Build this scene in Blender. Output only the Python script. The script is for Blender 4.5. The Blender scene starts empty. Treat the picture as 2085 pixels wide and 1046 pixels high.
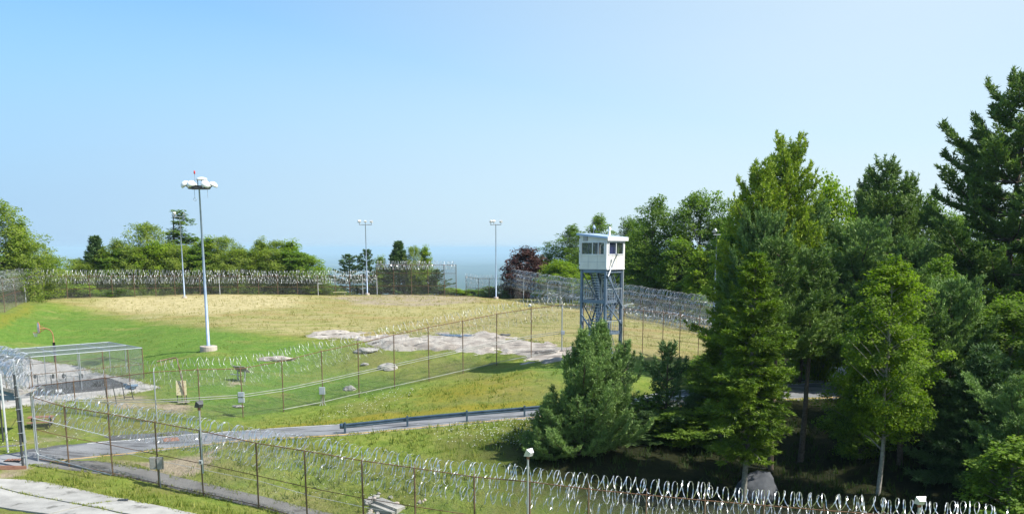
import bpy, math, random
import numpy as np
from mathutils import Vector, Matrix, Quaternion
from mathutils.noise import noise as pnoise

SC = bpy.context.scene
COL = SC.collection
R = math.radians

# ------------------------------------------------------------------ camera
F, CX, LEVEL = 2000.0, 1042.5, 505.0
PITCH = R(11.0)
PPY = LEVEL + F * math.tan(PITCH)
SP, CP = math.sin(PITCH), math.cos(PITCH)
cam_d = bpy.data.cameras.new('camera')
cam = bpy.data.objects.new('camera', cam_d)
COL.objects.link(cam)
cam.rotation_euler = (math.pi / 2 - PITCH, 0, 0)
cam_d.sensor_fit = 'HORIZONTAL'
cam_d.sensor_width = 36
cam_d.lens = F / 2085 * 36
cam_d.shift_y = (PPY - 523) / 2085
cam_d.clip_start = 0.5
cam_d.clip_end = 200000
SC.camera = cam

HAZE_D, HAZE_C = 7.5e-5, (.58, .83, 1.0, 1)     # the air over the valley
# ------------------------------------------------------------------ world, sun, exposure
SUN_EL, SUN_AZ = R(50), (1.0, -0.36)      # direction towards the sun on the ground
world = bpy.data.worlds.new('World')
SC.world = world
world.use_nodes = True
wn = world.node_tree
wn.nodes.clear()
sky = wn.nodes.new('ShaderNodeTexSky')
sky.sky_type = 'NISHITA'
sky.sun_disc = False
sky.sun_elevation = SUN_EL
sky.sun_rotation = math.atan2(SUN_AZ[0], SUN_AZ[1])
sky.altitude = 400
sky.air_density = 1.0
sky.dust_density = 0.5
sky.ozone_density = 2.0
bg = wn.nodes.new('ShaderNodeBackground')
bg.inputs[1].default_value = 0.13
wo = wn.nodes.new('ShaderNodeOutputWorld')
def wnode(t, **kw):
    n = wn.nodes.new(t)
    for k, v in kw.items(): setattr(n, k, v)
    return n
# pale summer haze low in the sky, whiter towards the sun's side
wtc = wnode('ShaderNodeTexCoord'); wsx = wnode('ShaderNodeSeparateXYZ'); wn.links.new(wtc.outputs['Generated'], wsx.inputs[0])
wz = wnode('ShaderNodeMapRange', interpolation_type='SMOOTHERSTEP'); wn.links.new(wsx.outputs['Z'], wz.inputs['Value'])
wz.inputs['From Min'].default_value = -.02; wz.inputs['From Max'].default_value = .38; wz.inputs['To Min'].default_value = .92; wz.inputs['To Max'].default_value = .0
wx = wnode('ShaderNodeMapRange', interpolation_type='SMOOTHSTEP'); wn.links.new(wsx.outputs['X'], wx.inputs['Value'])
wx.inputs['From Min'].default_value = -.80; wx.inputs['From Max'].default_value = .42
whc = wnode('ShaderNodeMixRGB'); wn.links.new(wx.outputs[0], whc.inputs[0])
whc.inputs[1].default_value = (1.72, 2.82, 4.35, 1); whc.inputs[2].default_value = (3.9, 4.55, 4.95, 1)
wmul = wnode('ShaderNodeMixRGB', blend_type='MULTIPLY'); wmul.inputs[0].default_value = 1; wmul.inputs[2].default_value = (.52, .88, 1.03, 1)
wn.links.new(sky.outputs[0], wmul.inputs[1])
wmx = wnode('ShaderNodeMixRGB'); wside = wnode('ShaderNodeMath', operation='MULTIPLY'); wn.links.new(wx.outputs[0], wside.inputs[0]); wside.inputs[1].default_value = .78
wno = wnode('ShaderNodeTexNoise'); wno.inputs['Scale'].default_value = 2.2; wno.inputs['Detail'].default_value = 6
wmp = wnode('ShaderNodeMapping'); wmp.inputs['Scale'].default_value = (1, 1, 4.5); wn.links.new(wtc.outputs['Generated'], wmp.inputs[0]); wn.links.new(wmp.outputs[0], wno.inputs['Vector'])
wnm = wnode('ShaderNodeMath', operation='MULTIPLY_ADD'); wn.links.new(wno.outputs['Fac'], wnm.inputs[0]); wnm.inputs[1].default_value = .14; wnm.inputs[2].default_value = -.07
wza = wnode('ShaderNodeMath', operation='ADD', use_clamp=True); wn.links.new(wnm.outputs[0], wza.inputs[0])
wmax = wnode('ShaderNodeMath', operation='MAXIMUM'); wn.links.new(wside.outputs[0], wmax.inputs[0]); wn.links.new(wz.outputs[0], wmax.inputs[1])
wn.links.new(wmax.outputs[0], wza.inputs[1]); wn.links.new(wza.outputs[0], wmx.inputs[0]); wn.links.new(wmul.outputs[0], wmx.inputs[1]); wn.links.new(whc.outputs[0], wmx.inputs[2])
wn.links.new(wmx.outputs[0], bg.inputs[0])
wn.links.new(bg.outputs[0], wo.inputs[0])

sun_d = bpy.data.lights.new('sun', 'SUN')
sun_d.energy = 5.0
sun_d.angle = R(0.53)
sun_d.color = (1.0, 0.955, 0.88)
sun = bpy.data.objects.new('sun', sun_d)
COL.objects.link(sun)
hz = Vector((SUN_AZ[0], SUN_AZ[1], 0)).normalized()
sdir = Vector((hz.x * math.cos(SUN_EL), hz.y * math.cos(SUN_EL), math.sin(SUN_EL)))
sun.rotation_euler = sdir.to_track_quat('Z', 'Y').to_euler()
sun.location = (0, 0, 60)

SC.view_settings.view_transform = 'Standard'
SC.view_settings.look = 'None'
SC.view_settings.gamma = 1
SC.view_settings.use_curve_mapping = False
SC.view_settings.exposure = 0.62
cy = SC.cycles
cy.max_bounces = 5
cy.diffuse_bounces = 2
cy.glossy_bounces = 2
cy.transmission_bounces = 3
cy.transparent_max_bounces = 8
cy.volume_bounces = 0
cy.caustics_reflective = False
cy.caustics_refractive = False

# ------------------------------------------------------------------ helpers: picture measurements -> places
def at(px, py, zc):
    """world point seen at photo position (px, py), zc metres along the camera axis"""
    u = (px - CX) / F; v = -(py - PPY) / F
    return Vector((u * zc, (CP + v * SP) * zc, (-SP + v * CP) * zc))

def top_z(Y, py):
    v = -(py - PPY) / F
    return Y * (-SP + v * CP) / (CP + v * SP)

# ground control points: photo x, photo y, metres along the axis
CTRL = [
 (-60,655,112),(0,640,116),(50,618,128),(88,611,135),(138,608,136),(230,608,137),(357,606,139),(485,600,143),(600,600,147),(750,600,151),
 (900,600,151),(1000,606,149),(1045,609,147),
 (0,700,107),(100,700,109),(100,655,122),(200,660,117),(300,690,103),(420,713,93),(300,640,125),(500,650,116),(500,700,98),
 (620,685,102),(700,640,122),(800,700,96),(900,690,97),(1000,690,96),(1130,722,88),(900,640,122),(1000,640,121),(1100,650,113),
 (1200,655,110),(1200,690,99),(1200,628,128),(1300,650,117),(1400,668,112),(1455,680,108),(1470,700,102),(1340,700,99),(1340,640,124),
 (-60,745,99),(60,735,103),(110,740,101),(200,757,95),(295,777,87),(300,795,82),(180,800,80),(60,830,76),(-60,835,76),
 (402,868,72.5),(493,855,75.5),(573,845,77.5),(654,830,79.5),(728,812,81.5),(801,797,83),(872,782,84.5),(942,765,86),(1011,750,87.5),(1082,735,88.5),(1145,724,89.5),
 (600,760,89),(750,760,88),(450,780,83),
 (1222,742,84),(1309,728,90),(1424,739,94),(1250,770,80),
 (0,930,63.5),(100,920,65),(250,890,70),(480,876,71.7),(700,862,72.8),(900,846,73.3),(1100,828,74.5),(1300,806,77),(1450,790,81),(1650,780,86),(1800,775,90),
 (140,935,64),(480,903,66.8),(700,885,68.2),(900,866,68.6),(1090,850,69.5),(1300,830,72),(1500,815,75),
 (1000,790,79),
 (149,965,61.8),(235,978,61.0),(336,1001,60),(424,1022,58.6),(533,1043,56.8),(0,975,59.8),(0,1046,52.0),(250,1017,54.7),(370,1040,52.5),
 (380,973,63.5),(610,1029,59.5),(60,955,62),
 (900,900,65.5),(1000,950,60.5),(1100,980,58.5),(1250,950,60),(1400,960,60),(1537,1020,57.5),(1582,988,61),(1637,975,63),(1757,1010,58),(1900,960,62),(2050,950,61),
 (1700,860,74),(1500,880,71),(1950,820,80),(2200,820,80),(2200,960,60),
]
ctrl = [at(*c) for c in CTRL]
def below(px, ytop, zc, h):
    p = at(px, ytop, zc); p.z -= h; return p
for c in [(626,917,56),(740,937,54.7),(846,952,53.6),(966,970,52.7),(1079,980,52),(1199,995,51.3),(1317,1007,50.7),(1450,1018,50),(1700,1037,49),(1850,1048,48.4),(2050,1066,47.5)]:
    ctrl.append(below(*c, 4.35))
# rim of the hilltop and the camera's side
ctrl += [Vector(v) for v in [(-60,165,-8.5),(-20,172,-8.2),(20,172,-8.6),(60,165,-10),(95,130,-12),(95,95,-13),(95,60,-15),(60,30,-17),(0,30,-16),(-45,30,-14.5),
                             (-95,60,-13),(-95,95,-11.5),(-95,130,-9.5),(60,110,-11.5),(40,130,-10)]]
cp = np.array([[v.x, v.y, v.z] for v in ctrl])

def _phi(r2):
    return 0.5 * r2 * np.log(r2 + 1e-9)
def _solve():
    n = len(cp); xy = cp[:, :2] / 50.0
    r2 = ((xy[:, None] - xy[None]) ** 2).sum(-1)
    A = np.zeros((n + 3, n + 3))
    A[:n, :n] = _phi(r2) + np.eye(n) * 0.004
    A[:n, n] = 1; A[:n, n+1:] = xy; A[n, :n] = 1; A[n+1:, :n] = xy.T
    return np.linalg.solve(A, np.concatenate([cp[:, 2], [0, 0, 0]]))
W_ = _solve()
VALLEY = -330.0
def G(x, y):
    """height of the ground"""
    x = np.asarray(x, float); y = np.asarray(y, float)
    shp = np.broadcast(x, y).shape
    X = np.broadcast_to(x, shp).ravel(); Y = np.broadcast_to(y, shp).ravel()
    xc = np.clip(X, -95, 95); yc = np.clip(Y, 30, 170)
    q = np.stack([xc, yc], 1) / 50.0
    z = np.empty(len(q)); n = len(cp); c = cp[:, :2] / 50.0
    for i in range(0, len(q), 20000):
        s = slice(i, i + 20000)
        r2 = ((q[s, None] - c[None]) ** 2).sum(-1)
        z[s] = _phi(r2) @ W_[:n] + W_[n] + q[s] @ W_[n+1:]
    dy = np.maximum(Y - 158, 0); dx = np.maximum(-95 - X, 0) + np.maximum(X - 130, 0) * 0.6 + np.maximum(-Y - 40, 0)
    d = np.sqrt(dy ** 2 + dx ** 2)
    drop = 0.55 * (np.sqrt(d * d + 400) - 20)
    z = z - drop
    far = np.maximum(z, VALLEY)
    k = 40.0
    z = np.where(z < VALLEY + k, VALLEY + k * np.exp(np.clip((z - VALLEY - k) / k, -30, 0)), z)
    return z.reshape(shp) if shp else float(z[0])
def g1(x, y):
    return float(G(np.array([x]), np.array([y]))[0])
def gp(px, zc):
    """ground point under photo column px at axis distance zc"""
    X = (px - CX) / F * zc; Z = -10.0
    for _ in range(12):
        Y = (zc + Z * SP) / CP; Z = g1(X, Y)
    return Vector((X, Y, Z))
def hit(px, py):
    """ground point seen at photo position"""
    zs = np.linspace(40, 175, 271)
    P = [at(px, py, z) for z in zs]
    a = np.array([[p.x, p.y, p.z] for p in P])
    g = G(a[:, 0], a[:, 1]); below_ = a[:, 2] < g
    i = int(np.argmax(below_)) if below_.any() else len(zs) - 1
    if i == 0: return Vector((a[0, 0], a[0, 1], g[0]))
    t = (a[i-1, 2] - g[i-1]) / ((a[i-1, 2] - g[i-1]) - (a[i, 2] - g[i]) + 1e-9)
    q = a[i-1] + (a[i] - a[i-1]) * t
    return Vector((q[0], q[1], g1(q[0], q[1])))

# ------------------------------------------------------------------ helpers: materials
def mat(name, c1, c2=None, scale=3.0, rough=0.8, metal=0.0, bump=0.0, detail=6, spec=0.4, contrast=(0.35, 0.65), trans=0.0, bscale=None):
    m = bpy.data.materials.new(name); m.use_nodes = True
    nt = m.node_tree; b = nt.nodes['Principled BSDF']
    b.inputs['Roughness'].default_value = rough
    b.inputs['Metallic'].default_value = metal
    b.inputs['Specular IOR Level'].default_value = spec
    b.inputs['Base Color'].default_value = (*c1, 1)
    if c2 is not None or bump:
        tc = nt.nodes.new('ShaderNodeTexCoord')
        nz = nt.nodes.new('ShaderNodeTexNoise'); nz.inputs['Scale'].default_value = scale; nz.inputs['Detail'].default_value = detail
        nt.links.new(tc.outputs['Object'], nz.inputs['Vector'])
        if c2 is not None:
            cr = nt.nodes.new('ShaderNodeValToRGB')
            cr.color_ramp.elements[0].position = contrast[0]; cr.color_ramp.elements[1].position = contrast[1]
            cr.color_ramp.elements[0].color = (*c1, 1); cr.color_ramp.elements[1].color = (*c2, 1)
            nt.links.new(nz.outputs['Fac'], cr.inputs[0]); nt.links.new(cr.outputs[0], b.inputs['Base Color'])
        if bump:
            bp = nt.nodes.new('ShaderNodeBump'); bp.inputs['Strength'].default_value = bump; bp.inputs['Distance'].default_value = 0.05
            if bscale:
                n2 = nt.nodes.new('ShaderNodeTexNoise'); n2.inputs['Scale'].default_value = bscale; n2.inputs['Detail'].default_value = 8
                nt.links.new(tc.outputs['Object'], n2.inputs['Vector']); nt.links.new(n2.outputs['Fac'], bp.inputs['Height'])
            else:
                nt.links.new(nz.outputs['Fac'], bp.inputs['Height'])
            nt.links.new(bp.outputs[0], b.inputs['Normal'])
    return m

def leafmat(name, ca, cb, trans=0.42, rough=0.6):
    m = bpy.data.materials.new(name); m.use_nodes = True
    nt = m.node_tree; b = nt.nodes['Principled BSDF']; out = nt.nodes['Material Output']
    at_ = nt.nodes.new('ShaderNodeAttribute'); at_.attribute_name = 'tint'
    cr = nt.nodes.new('ShaderNodeValToRGB')
    cr.color_ramp.elements[0].color = (*ca, 1); cr.color_ramp.elements[1].color = (*cb, 1)
    nt.links.new(at_.outputs['Fac'], cr.inputs[0])
    b.inputs['Roughness'].default_value = rough; b.inputs['Specular IOR Level'].default_value = 0.25
    nt.links.new(cr.outputs[0], b.inputs['Base Color'])
    tr = nt.nodes.new('ShaderNodeBsdfTranslucent')
    hs = nt.nodes.new('ShaderNodeMixRGB'); hs.blend_type = 'MULTIPLY'; hs.inputs[0].default_value = 1
    hs.inputs[2].default_value = (1.35, 1.6, 0.5, 1)
    nt.links.new(cr.outputs[0], hs.inputs[1]); nt.links.new(hs.outputs[0], tr.inputs[0])
    mx = nt.nodes.new('ShaderNodeMixShader'); mx.inputs[0].default_value = trans
    nt.links.new(b.outputs[0], mx.inputs[1]); nt.links.new(tr.outputs[0], mx.inputs[2])
    nt.links.new(mx.outputs[0], out.inputs[0])
    return m

M = {}
M['rust_pipe'] = mat('rust_pipe', (.10,.055,.03), (.24,.17,.11), 3, .8, .1)
M['rust_rail'] = mat('rust_rail', (.12,.05,.025), (.22,.13,.08), 2, .85, .1)
M['galv'] = mat('galvanised_steel', (.36,.39,.42), (.52,.55,.58), 4, .45, .6)
M['galv_light'] = mat('galvanised_pale', (.55,.57,.58), (.68,.69,.7), 4, .5, .3)
M['wire'] = mat('chain_link_wire', (.16,.16,.155), (.26,.26,.25), 2, .6, .3)
M['razor'] = mat('razor_ribbon', (.66,.68,.70), (.80,.81,.82), 3, .33, .75)
M['razor_old'] = mat('razor_ribbon_weathered', (.42,.44,.46), (.66,.68,.70), 1.2, .48, .7)
M['tower_steel'] = mat('tower_blue_grey_steel', (.13,.18,.25), (.19,.25,.33), 2, .5, .3)
M['tread'] = mat('stair_tread_steel', (.42,.48,.54), (.55,.60,.65), 3, .5, .4)
M['wall_paint'] = mat('cabin_cream_paint', (.70,.69,.64), (.78,.77,.73), 1.5, .6)
M['trim'] = mat('white_trim', (.78,.79,.80), (.84,.85,.86), 3, .5)
M['roof'] = mat('pale_blue_roof_metal', (.36,.47,.64), (.42,.53,.70), 2, .4, .3)
M['black'] = mat('black_plastic', (.02,.02,.022), None, rough=.5)
M['dark_metal'] = mat('dark_metal', (.05,.055,.06), (.09,.095,.1), 4, .5, .4)
M['curtain_blue'] = mat('blue_curtain', (.10,.12,.50), (.16,.18,.62), 8, .8)
M['curtain_green'] = mat('green_curtain', (.28,.42,.16), (.38,.5,.22), 8, .8)
M['interior'] = mat('cabin_interior', (.03,.03,.03), (.06,.06,.05), 2, .9)
M['red'] = mat('beacon_red', (.55,.03,.03), None, rough=.4)
M['concrete'] = mat('concrete', (.27,.262,.245), (.38,.37,.345), 0.9, .9, bump=.5, bscale=6, detail=10)
M['concrete_base'] = mat('pinkish_concrete', (.42,.34,.29), (.52,.45,.39), 2, .9, bump=.4)
M['court'] = mat('court_concrete', (.30,.285,.265), (.42,.40,.37), 0.6, .9, bump=.4, bscale=8, detail=10)
M['shadow_dark'] = mat('painted_court_shadow', (.045,.045,.05), (.085,.085,.09), 1.5, .9, bump=.3)  # shadow tone for the dark sheet on the court
M['asphalt'] = mat('road_asphalt', (.16,.165,.175), (.235,.24,.25), 0.35, .85, bump=.3, bscale=12, detail=12)
M['asphalt_path'] = mat('path_asphalt', (.13,.125,.12), (.185,.18,.17), 0.5, .9, bump=.3, bscale=12, detail=12)
M['asphalt_patch'] = mat('dark_asphalt', (.07,.07,.072), (.13,.13,.13), 0.8, .9, bump=.4, bscale=9, detail=12)
M['yellow'] = mat('yellow_line', (.50,.30,.07), (.62,.40,.12), 3, .8)
M['white_line'] = mat('white_line', (.55,.55,.53), (.72,.72,.70), 2, .8)
M['rock'] = mat('outcrop_rock', (.27,.235,.205), (.45,.41,.36), 0.9, .95, bump=1.0, bscale=3.5, detail=14, contrast=(.38,.62))
def streaks(m, sc_, dark, pos):
    nt = m.node_tree; b = nt.nodes['Principled BSDF']; L = nt.links.new
    tc = nt.nodes.new('ShaderNodeTexCoord'); mp = nt.nodes.new('ShaderNodeMapping'); mp.inputs['Scale'].default_value = sc_; mp.inputs['Rotation'].default_value = (0, 0, -.25)
    n = nt.nodes.new('ShaderNodeTexNoise'); n.inputs['Scale'].default_value = 1; n.inputs['Detail'].default_value = 10; n.inputs['Roughness'].default_value = .7
    r = nt.nodes.new('ShaderNodeValToRGB'); r.color_ramp.elements[0].position = pos; r.color_ramp.elements[1].position = pos + .06
    mx = nt.nodes.new('ShaderNodeMixRGB'); mx.inputs[1].default_value = (*dark, 1)
    src = b.inputs['Base Color'].links[0].from_socket
    L(tc.outputs['Object'], mp.inputs[0]); L(mp.outputs[0], n.inputs['Vector']); L(n.outputs['Fac'], r.inputs[0]); L(r.outputs[0], mx.inputs[0]); L(src, mx.inputs[2]); L(mx.outputs[0], b.inputs['Base Color'])
streaks(M['rock'], (.35, 1.9, 1), (.085,.075,.068), .39)
streaks(M['concrete'], (.9, .5, 1), (.16,.155,.14), .36)
streaks(M['asphalt'], (.25, 1.6, 1), (.09,.09,.095), .41)
streaks(M['asphalt'], (3.5, .5, 1), (.28,.28,.28), .30)
streaks(M['asphalt_path'], (.5, 1.2, 1), (.085,.08,.075), .38)
streaks(M['court'], (.7, .9, 1), (.17,.16,.145), .38)
M['rock_grey'] = mat('boulder_rock', (.22,.215,.205), (.42,.40,.37), 1.5, .9, bump=.8, bscale=4, detail=10)
M['rock_dark'] = mat('dark_boulder_rock', (.05,.055,.065), (.10,.105,.115), 1.2, .9, bump=.8, bscale=4)  # darkened so the big boulder's shade is in the rock colour
M['guard'] = mat('guardrail_steel', (.075,.12,.18), (.13,.19,.26), 2, .4, .6)
M['orange'] = mat('orange_paint', (.50,.14,.07), (.62,.22,.12), 5, .6)
M['board_white'] = mat('backboard_white', (.72,.72,.72), (.8,.8,.8), 3, .6)
M['rusty_orange'] = mat('rusty_steel_tube', (.25,.12,.05), (.40,.22,.11), 4, .8, .1)
M['sign'] = mat('sun_bleached_yellow_board', (.55,.48,.26), (.66,.60,.40), 6, .8)
M['wood'] = mat('weathered_wood', (.24,.22,.20), (.36,.34,.31), 5, .9)
M['box_grey'] = mat('grey_enamel_box', (.33,.37,.42), (.42,.46,.50), 5, .5, .1)
M['box_dull'] = mat('dull_grey_cabinet', (.26,.25,.23), (.34,.33,.31), 5, .6, .1)
M['conduit'] = mat('pvc_conduit', (.26,.27,.25), (.38,.39,.36), 2, .6)
M['puddle'] = mat('puddle_water', (.05,.08,.12), None, rough=.05, spec=.8)
M['bark'] = mat('brown_bark', (.075,.055,.04), (.14,.11,.085), 6, .95, bump=.6)
M['bark_grey'] = mat('grey_bark', (.13,.125,.11), (.24,.23,.21), 5, .95, bump=.5)
M['bark_pale'] = mat('pale_bark', (.20,.19,.165), (.34,.32,.28), 5, .9, bump=.3)
M['leaf_oak'] = leafmat('leaf_dark_broadleaf', (.032,.080,.010), (.185,.275,.032))
M['leaf_mid'] = leafmat('leaf_mid_green', (.045,.110,.012), (.210,.300,.036))
M['leaf_yellow'] = leafmat('leaf_yellow_green', (.09,.18,.010), (.30,.38,.028), .4)
M['leaf_birch'] = leafmat('leaf_soft_green', (.075,.140,.034), (.200,.270,.075))
M['leaf_purple'] = leafmat('leaf_purple', (.045,.018,.018), (.10,.045,.038), .2)
M['needle_pine'] = leafmat('needle_blue_green', (.042,.095,.026), (.215,.320,.095), .18)
M['needle_white'] = leafmat('needle_white_pine', (.032,.075,.018), (.165,.245,.055), .18)
M['needle_spruce'] = leafmat('needle_spruce', (.022,.058,.007), (.165,.245,.020), .2)
M['needle_fir'] = leafmat('needle_dark_fir', (.030,.070,.024), (.105,.175,.058), .15)
M['needle_lime'] = leafmat('needle_fresh_green', (.060,.130,.010), (.290,.365,.032), .25)
M['leaf_hill'] = leafmat('leaf_hill_light', (.085,.150,.022), (.310,.360,.065), .45)
M['leaf_maple'] = leafmat('leaf_glowing_maple', (.026,.075,.007), (.24,.33,.022), .45)
M['razor_dull'] = mat('razor_ribbon_dull', (.30,.31,.32), (.50,.52,.53), 1.2, .5, .5)
M['mast_paint'] = mat('mast_grey_blue', (.26,.34,.46), (.36,.43,.54), 2, .45, .15)
M['flower'] = mat('white_flowers', (.75,.75,.68), None, rough=.8)
M['brick_red'] = mat('rusty_patch', (.22,.10,.07), (.30,.16,.11), 3, .9)

# ------------------------------------------------------------------ helpers: meshes and objects
def mk(name, verts, faces, material, parent=None, smooth=False, tint=None):
    me = bpy.data.meshes.new(name)
    v = np.asarray(verts, np.float32)
    if isinstance(faces, np.ndarray):
        k = faces.shape[1]; nf = len(faces)
        me.vertices.add(len(v)); me.vertices.foreach_set('co', v.ravel())
        me.loops.add(nf * k); me.loops.foreach_set('vertex_index', faces.astype(np.int32).ravel())
        me.polygons.add(nf); me.polygons.foreach_set('loop_start', np.arange(0, nf * k, k, dtype=np.int32))
        me.update(calc_edges=True)
    else:
        me.from_pydata([tuple(map(float, p)) for p in v], [], faces); me.update()
    if smooth:
        me.polygons.foreach_set('use_smooth', np.ones(len(me.polygons), bool))
    if tint is not None:
        a = me.attributes.new('tint', 'FLOAT', 'POINT'); a.data.foreach_set('value', np.asarray(tint, np.float32))
    me.materials.append(material)
    return link(name, me, parent)
def link(name, me, parent=None):
    o = bpy.data.objects.new(name, me); COL.objects.link(o)
    if parent is not None: o.parent = parent
    return o
def empty(name, loc, rz=0.0):
    o = bpy.data.objects.new(name, None); COL.objects.link(o)
    o.location = loc; o.rotation_euler = (0, 0, rz); o.empty_display_size = .3
    return o
def tag(o, label, cat, group=None):
    o['label'] = label; o['category'] = cat
    if group: o['group'] = group
    return o
def setting(o, kind='structure'):
    o['kind'] = kind; return o

class MB:
    """collects simple solids into one mesh"""
    def __init__(s): s.v = []; s.f = []
    def box(s, c, size, rot=None, taper=1.0):
        c = Vector(c); x, y, z = [d / 2 for d in size]
        n = len(s.v)
        for dz, t in ((-z, 1), (z, taper)):
            for dx, dy in ((-x, -y), (x, -y), (x, y), (-x, y)):
                p = Vector((dx * t, dy * t, dz))
                if rot is not None: p = rot @ p
                s.v.append(c + p)
        s.f += [(n, n+3, n+2, n+1), (n+4, n+5, n+6, n+7)] + [(n+i, n+(i+1) % 4, n+4+(i+1) % 4, n+4+i) for i in range(4)]
        return s
    def beam(s, a, b, w, h=None, up=(0, 0, 1)):
        a = Vector(a); b = Vector(b); h = h or w
        d = (b - a); L = d.length; d.normalize()
        up = Vector(up)
        if abs(d.dot(up)) > .98: up = Vector((0, 1, 0))
        sx = d.cross(up).normalized(); sy = sx.cross(d).normalized()
        rot = Matrix((sx, sy, d)).transposed()
        return s.box((a + b) / 2, (w, h, L), rot)
    def tube(s, pts, r, n=8, cap=True):
        pts = [Vector(p) for p in pts]; rs = r if isinstance(r, (list, tuple)) else [r] * len(pts)
        base = len(s.v); ref = None
        for i, p in enumerate(pts):
            d = (pts[min(i+1, len(pts)-1)] - pts[max(i-1, 0)]).normalized()
            if ref is None:
                ref = Vector((0, 0, 1)) if abs(d.z) < .9 else Vector((1, 0, 0))
            sx = d.cross(ref).normalized(); sy = sx.cross(d).normalized(); ref = sy
            for k in range(n):
                a = 2 * math.pi * k / n
                s.v.append(p + sx * math.cos(a) * rs[i] + sy * math.sin(a) * rs[i])
        for i in range(len(pts) - 1):
            for k in range(n):
                a = base + i * n + k; b = base + i * n + (k+1) % n
                s.f.append((a, b, b + n, a + n))
        if cap:
            s.f.append(tuple(base + k for k in range(n))); s.f.append(tuple(base + (len(pts)-1) * n + k for k in reversed(range(n))))
        return s
    def lathe(s, prof, n=16, c=(0, 0, 0), rot=None):
        base = len(s.v); c = Vector(c)
        for r_, z in prof:
            for k in range(n):
                a = 2 * math.pi * k / n; p = Vector((r_ * math.cos(a), r_ * math.sin(a), z))
                if rot is not None: p = rot @ p
                s.v.append(c + p)
        for i in range(len(prof) - 1):
            for k in range(n):
                a = base + i * n + k; b = base + i * n + (k+1) % n
                s.f.append((a, b, b + n, a + n))
        s.f.append(tuple(base + k for k in reversed(range(n)))); s.f.append(tuple(base + (len(prof)-1) * n + k for k in range(n)))
        return s
    def build(s, name, material, parent=None, smooth=False):
        return mk(name, s.v, s.f, material, parent, smooth)

_uc = MB().tube([(0, 0, 0), (0, 0, 1)], 1.0, 8)
_uc_mesh = {}
def rod(name, a, b, r, material, parent):
    """shared unit cylinder stretched from a to b (coordinates in the parent's space)"""
    key = material.name
    if key not in _uc_mesh:
        me = bpy.data.meshes.new('rod'); me.from_pydata([tuple(p) for p in _uc.v], [], _uc.f)
        me.polygons.foreach_set('use_smooth', np.array([len(p.vertices) == 4 for p in me.polygons]))
        me.materials.append(material); _uc_mesh[key] = me
    a = Vector(a); b = Vector(b); d = b - a
    o = link(name, _uc_mesh[key], parent)
    o.location = a; o.scale = (r, r, d.length); o.rotation_euler = d.to_track_quat('Z', 'Y').to_euler()
    return o

# ------------------------------------------------------------------ ground
def poly_mask(X, Y, poly, soft):
    """1 inside a world polygon, fading over 'soft' metres across its edge"""
    P = np.array([[p.x, p.y] for p in poly]); n = len(P)
    inside = np.zeros(X.shape, bool); dist = np.full(X.shape, 1e9)
    for i in range(n):
        x1, y1 = P[i]; x2, y2 = P[(i+1) % n]
        c = ((y1 > Y) != (y2 > Y)) & (X < (x2 - x1) * (Y - y1) / (y2 - y1 + 1e-12) + x1)
        inside ^= c
        dx, dy = x2 - x1, y2 - y1
        t = np.clip(((X - x1) * dx + (Y - y1) * dy) / (dx*dx + dy*dy + 1e-9), 0, 1)
        dist = np.minimum(dist, np.hypot(X - x1 - t*dx, Y - y1 - t*dy))
    sd = np.where(inside, dist, -dist)
    return np.clip(sd / soft * .5 + .5, 0, 1)

ROAD_UP = [(-60,935),(0,925),(100,912),(200,897),(330,887),(480,876),(600,868),(700,862),(800,854),(900,846),(1000,837),(1100,828),(1200,817),(1300,806),(1450,790),(1650,778),(1850,772)]
ROAD_LO = [(-60,955),(0,950),(90,944),(200,930),(330,914),(480,899),(600,892),(700,886),(800,877),(900,867),(1000,858),(1100,849),(1200,840),(1300,832),(1450,822),(1650,812),(1850,806)]
road_up = [hit(*p) for p in ROAD_UP]; road_lo = [hit(*p) for p in ROAD_LO]
PATH_UP = [(100,942),(190,936),(280,950),(330,962),(380,974),(480,998),(610,1029),(680,1046),(760,1066)]
PATH_LO = [(60,948),(150,955),(240,968),(320,983),(403,1006),(490,1024),(560,1040),(620,1056),(690,1078)]
path_up = [hit(*p) for p in PATH_UP]; path_lo = [hit(*p) for p in PATH_LO]
court_poly = [hit(*p) for p in [(-60,722),(60,729),(135,741),(175,749),(225,764),(285,776),(328,789),(270,800),(215,809),(-60,840)]]
apron_a = [hit(*p) for p in [(-60,972),(45,976),(110,984),(180,1000),(290,1022),(370,1040),(470,1062),(560,1085),(300,1095),(100,1050),(-60,1024)]]
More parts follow.
